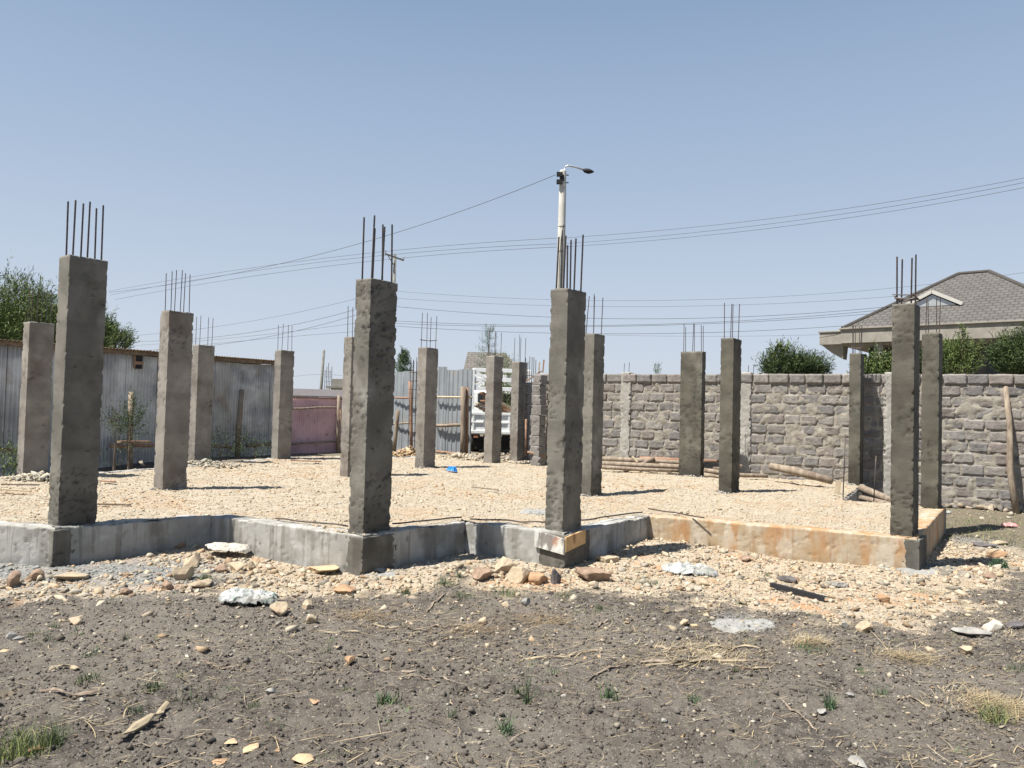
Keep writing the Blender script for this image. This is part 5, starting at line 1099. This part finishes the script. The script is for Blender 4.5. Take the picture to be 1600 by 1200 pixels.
# individual dry stalks
STK=[((1000,1022),(1130,1018),.028,'long flat dry stalk near the middle right of the soil'),((1010,1030),(1200,1026),.02,'thin dry stalk crossing below the long flat one'),((1060,1028),(1150,1004),.018,'dry stalk rising to the right in the stalk heap'),((915,1055),(992,1030),.018,'curved brown stalk left of the stalk heap'),((800,1017),(890,1022),.02,'pale dry leaf blade left of centre in the soil'),((855,1025),(945,1012),.015,'split pale blade touching the dry leaf blade'),((685,1048),(745,1068),.014,'thin pale twig lying diagonally in the soil'),((630,1055),(680,1057),.012,'short dark twig left of the diagonal pale twig'),((595,1038),(670,1040),.02,'frayed dry husk above the short dark twig'),((925,974),(968,965),.016,'short brown stick below the grey rounded stone'),((925,992),(945,985),.014,'short dark stick in the soil right of centre'),((190,1148),(260,1100),.05,'long crinkled dry bark strip in the lower left soil'),((62,1078),(155,1083),.03,'flat ragged dry husk in the left foreground'),((75,1050),(125,1046),.03,'pale ragged husk with a lump in the left foreground'),((318,1037),(385,1033),.016,'dark twig left of centre in the foreground'),((205,1160),(255,1168),.012,'whitish bent twig in the bottom left'),((180,1195),(205,1172),.01,'thin stem standing askew at the bottom left'),((1400,1092),(1455,1100),.016,'pale dry blade in the lower right soil'),((1220,1085),(1275,1130),.012,'long bluish green blade lying in the lower right soil'),((672,975),(742,974),.016,'straight dark stalk in the soil below the middle rubble'),((850,905),(880,890),.012,'small pale straw stem among the boulders'),((665,950),(695,925),.022,'dark forked stick propped at the edge of the middle rubble'),((560,972),(660,980),.015,'long pale bent reed in the soil below the central column'),((480,985),(560,990),.014,'pale straw stem lying left of the long bent reed'),((1010,995),(1100,1008),.022,'broad pale husk strip above the stalk heap'),((1100,1000),(1190,1012),.018,'frayed dry strip at the right end of the stalk heap'),((1130,1030),(1210,1033),.014,'thin straight straw right of the stalk heap'),((1430,965),(1480,958),.01,'thin straw on the soil left of the grey slab')]
for i,(a,b,w_,lb) in enumerate(STK):
    A=onz(*a,.03);B=onz(*b,.03);pts_=[]
    for t in np.linspace(0,1,9):
        q=A+(B-A)*t; q[:2]+=np.array([random.uniform(-.008,.008),random.uniform(-.012,.012)])+np.array([0,.05*math.sin(t*3.1)*(1 if i%2 else -1)]); q[2]=gz1(q[0],q[1])[0]+w_*.5+.006*random.random(); pts_.append(q)
    ra=[w_*.32*(.5+.8*math.sin(.4+2.4*t)) for t in np.linspace(0,1,9)]
    V=[];F=[];nP=len(pts_)
    for j,q in enumerate(pts_):
        d=pts_[min(j+1,nP-1)]-pts_[max(j-1,0)];d/=np.linalg.norm(d);sd_=np.array([-d[1],d[0],0]);tw=.5*math.sin(j*1.3+i);hw=max(.0025,ra[j])*1.15*random.uniform(.8,1.2)
        a_=sd_*math.cos(tw)*hw+np.array([0,0,math.sin(tw)*hw]);th=np.array([0,0,max(.0015,hw*.22)])
        V+=[q-a_-th,q-th*.2,q+a_-th,q+a_+th,q+th*2.2,q-a_+th]
    for j in range(nP-1):
        for e_ in range(6): F.append((6*j+e_,6*j+(e_+1)%6,6*j+6+(e_+1)%6,6*j+6+e_))
    F+=[(5,4,3,2,1,0),tuple(6*(nP-1)+e_ for e_ in range(6))]
    tag(MB().add(V,F).build('dry_stalk',M['straw2' if i%3 else 'wood'] if 'dark' not in lb and 'brown' not in lb else M['wood'],rel=V[1]),lb,'dry stalk','dry stalks lying on the soil')
def patch(px,py,r,n,h,cols,mt,label,cat,wd=.004,up=1.0,kind=None,name='grass_tuft',grp='green tufts growing in the soil'):
    c=onz(px,py,.0);c[2]=gz1(c[0],c[1])[0];x=c[0]+rs.normal(0,.45,n)*r;y=c[1]+rs.normal(0,.45,n)*r
    D=rs.normal(size=(n,3))*.45+np.array([0,0,up]);D[:,2]=np.abs(D[:,2]);D/=np.linalg.norm(D,axis=1)[:,None]
    o=blades(name,np.stack([x,y,groundz(x,y)-.004],1),h*rs.uniform(.4,1.2,n),np.full(n,wd)*rs.uniform(.6,1.3,n),D,tints(rs,n,cols,.25),M[mt],None,None,loc=c)
    tag(o,label,cat,grp)
GR=[(1,1,1),(1.2,1.1,.9),(.8,.9,.8)];BL=[(.8,1,.95),(.7,.95,.9),(1,1,.9)]
patch(28,1178,.14,420,.13,[(1,1,1),(1.5,1.4,.9),(2.2,1.9,1.1)],'grass_green','thick green and yellow grass tuft in the bottom left corner','grass tuft')
patch(82,1165,.05,160,.13,GR,'grass_green','upright bright grass tuft right of the corner tuft','grass tuft')
patch(1553,1128,.09,220,.11,[(1,1,1),(2.2,1.8,1.2)],'grass_green','green tuft in dry straw at the lower right','grass tuft')
patch(1378,1125-35,.05,70,.06,BL,'grass_green','small dark green tuft left of the straw clump','grass tuft')
patch(1265,1020,.14,200,.05,BL,'grass_green','flat green patch below dry grass right of centre','grass tuft')
patch(320,908,.08,130,.09,GR,'grass_green','green weed growing out of the stone heap below the white sack','weed',.006)
patch(633,928,.05,110,.08,GR,'grass_green','bright green tuft beside a grey stone at the rubble edge','grass tuft')
patch(695,915,.10,120,.10,BL,'grass_green','bluish green weed left of the flat brown rock','weed',.005)
patch(718,905,.04,50,.07,GR,'grass_green','tiny bright weed above the bluish green one','weed',.006)
patch(722,935,.10,80,.09,BL,'grass_green','sparse weed below the tiny bright one','weed')
patch(790,930,.16,170,.09,[(1.6,1.6,1),(1,1,1)],'grass_green','yellowish grass in front of the boulders','grass tuft')
patch(885,935,.14,110,.07,BL,'grass_green','thin weeds at the rubble edge below the large rock','weed')
patch(1010,915,.14,110,.08,BL,'grass_green','thin bluish weeds at the edge of the sunlit bay','weed')
patch(936,955,.05,70,.05,GR,'grass_green','small bright sprig right below the thin weeds','weed',.006)
patch(605,1095,.07,90,.07,BL,'grass_green','leafy bluish weed in the middle left foreground','weed',.010)
patch(710,1126,.04,40,.06,BL,'grass_green','small upright weed left of the onion-like blades','weed',.006)
patch(823,1100,.03,26,.20,BL,'grass_green','tall onion-like green blades in the centre foreground','weed',.006,up=2.2)
patch(808,1088,.03,40,.08,GR,'grass_green','short sprig beside the tall onion-like blades','weed',.007)
patch(950,1092,.05,60,.10,BL,'grass_green','upright bluish weed right of the onion-like blades','weed',.008,up=1.6)
patch(1085,1090,.04,40,.05,BL,'grass_green','small dark sprig at the right centre foreground','weed',.007)
patch(790,1143,.05,50,.10,BL,'grass_green','faint grey green weed below the onion-like blades','weed',.006)
patch(135,1072,.09,120,.06,GR,'grass_green','low green weed above the flat ragged husk','weed',.006)
patch(240,1078,.06,90,.07,GR,'grass_green','green weed with a dark shadow at the left','weed',.007)
patch(50,968+25,.05,50,.06,GR,'grass_green','little tuft left of the pale flat cream stone','grass tuft')
patch(86,982,.04,60,.06,GR,'grass_green','bright little tuft touching the pale flat cream stone','grass tuft')
patch(70,1003,.10,70,.05,BL,'grass_green','low weed near the pale grey stone at the left edge','weed')
patch(140,1030,.07,60,.07,BL,'grass_green','bluish weed between the stones and husks at left','weed')
patch(195,1003,.04,50,.05,BL,'grass_green','tiny weed in the middle of the left soil','weed')
patch(212,1112,.06,60,.06,BL,'grass_green','small weed beside the crinkled bark strip','weed')
patch(295,1095,.14,110,.06,GR,'grass_green','spread green weeds right of the crinkled bark strip','weed')
patch(395,1105,.05,60,.05,GR,'grass_green','green sprig below the smooth grey oval stone','weed')
patch(600-90,1028-10,.05,40,.06,GR,'grass_green','small weed left of the orange stone','weed')
patch(1150,1048,.03,50,.05,GR,'grass_green','tiny bright weed below the stalk heap','weed')
patch(1298,1108,.04,70,.10,BL,'grass_green','dark green sprig beside the little round grey stone','weed',.007,up=1.6)
patch(1345,1060,.07,60,.05,BL,'grass_green','faint bluish weed right of the green patch','weed')
patch(1560,885,.09,260,.10,[(.6,.9,.9)],'grass_green','round bluish green plant in the pale rubble at right','weed',.014)
patch(1440,928,.16,80,.05,GR,'grass_green','thin weeds on the rubble border at right','weed')
patch(1155,945,.04,40,.08,BL,'grass_green','small sprig at the rubble border above the cement spill','weed')
patch(1200,900,.05,40,.07,BL,'grass_green','grey green sprig beside the dark flat stone','weed')
patch(1590,1050,.08,70,.06,BL,'grass_green','weed at the right frame edge in the soil','weed')
for (px,py,r,n,lb) in ((1555,1110,.30,700,'pale dry straw clump round the tuft at the lower right'),(1255,1008,.16,260,'pale dry grass clump above the flat green patch'),(1412,1032,.22,320,'dry straw clump in the right middle of the soil'),(560,965,.30,260,'brown dry fibre patch below the orange lump'),(840,968,.30,260,'brown mossy fibre clump in the soil at the centre'),(740,985,.3,220,'dry fibre clump left of the brown mossy one'),(1090,1020,.45,420,'loose heap of fine stalk fibres in the right centre')):
    c=onz(px,py,0);x=c[0]+rs.normal(0,.5,n)*r;y=c[1]+rs.normal(0,.5,n)*r*.7;a=rs.normal(0,1,n);D=np.stack([np.cos(a),np.sin(a),rs.uniform(0,.35,n)],1)
    blades('dry_grass',np.stack([x,y,groundz(x,y)+.006],1),rs.uniform(.05,.16,n),rs.uniform(.002,.004,n),D,tints(rs,n,[(1.1,1.1,1),(.8,.75,.7)] if 'brown' not in lb else [(.6,.52,.45)]),M['straw'],lb,'dry grass',lay=True)
# dry grass on the far right ground
n=16000;x=rs.uniform(5.5,14,n);y=rs.uniform(9.3,15.8,n);wy=np.interp(x,[W1[0]-8,W2[0]],[W1[1]+8*math.tan(R_(28)),W2[1]]);k=(~inpoly(x,y))&(rs.uniform(0,1,n)<sstep(.38,.6,fbm(x*1.2,y*1.2,99))+.15)&(cream(x,y)<.5);x,y=x[k],y[k];n=len(x)
D=rs.normal(size=(n,3))*.7+np.array([0,0,.6]);D[:,2]=np.abs(D[:,2]);D/=np.linalg.norm(D,axis=1)[:,None]
blades('grass',np.stack([x,y,groundz(x,y)],1),rs.uniform(.03,.09,n),rs.uniform(.004,.009,n),D,tints(rs,n,[(1.6,1.4,1),(2.4,1.9,1.3),(1,1,1)],.2),M['grass_green'],'sparse yellow green grass on the open ground before the block wall','grass')

n=2600;x=rs.uniform(5.5,13,n);y=rs.uniform(9.3,15,n);k=(~inpoly(x,y))&(rs.uniform(0,1,n)<.25+.9*sstep(.45,.65,fbm(x*.9,y*.9,17)));x,y=x[k],y[k];n=len(x);S=np.clip(rs.lognormal(math.log(.016),.6,n),.006,.07)
scatter('scattered_stones',np.stack([x,y,groundz(x,y)+S*.1],1),S,tints(rs,n,CREAM+[(.6,.6,.6),(.5,.48,.46),(.7,.72,.75)]),M['rock'],88)
tag(bpy.data.objects['scattered_stones'],'mixed pale and grey stones scattered on the open ground before the wall','stones',kind='stuff')
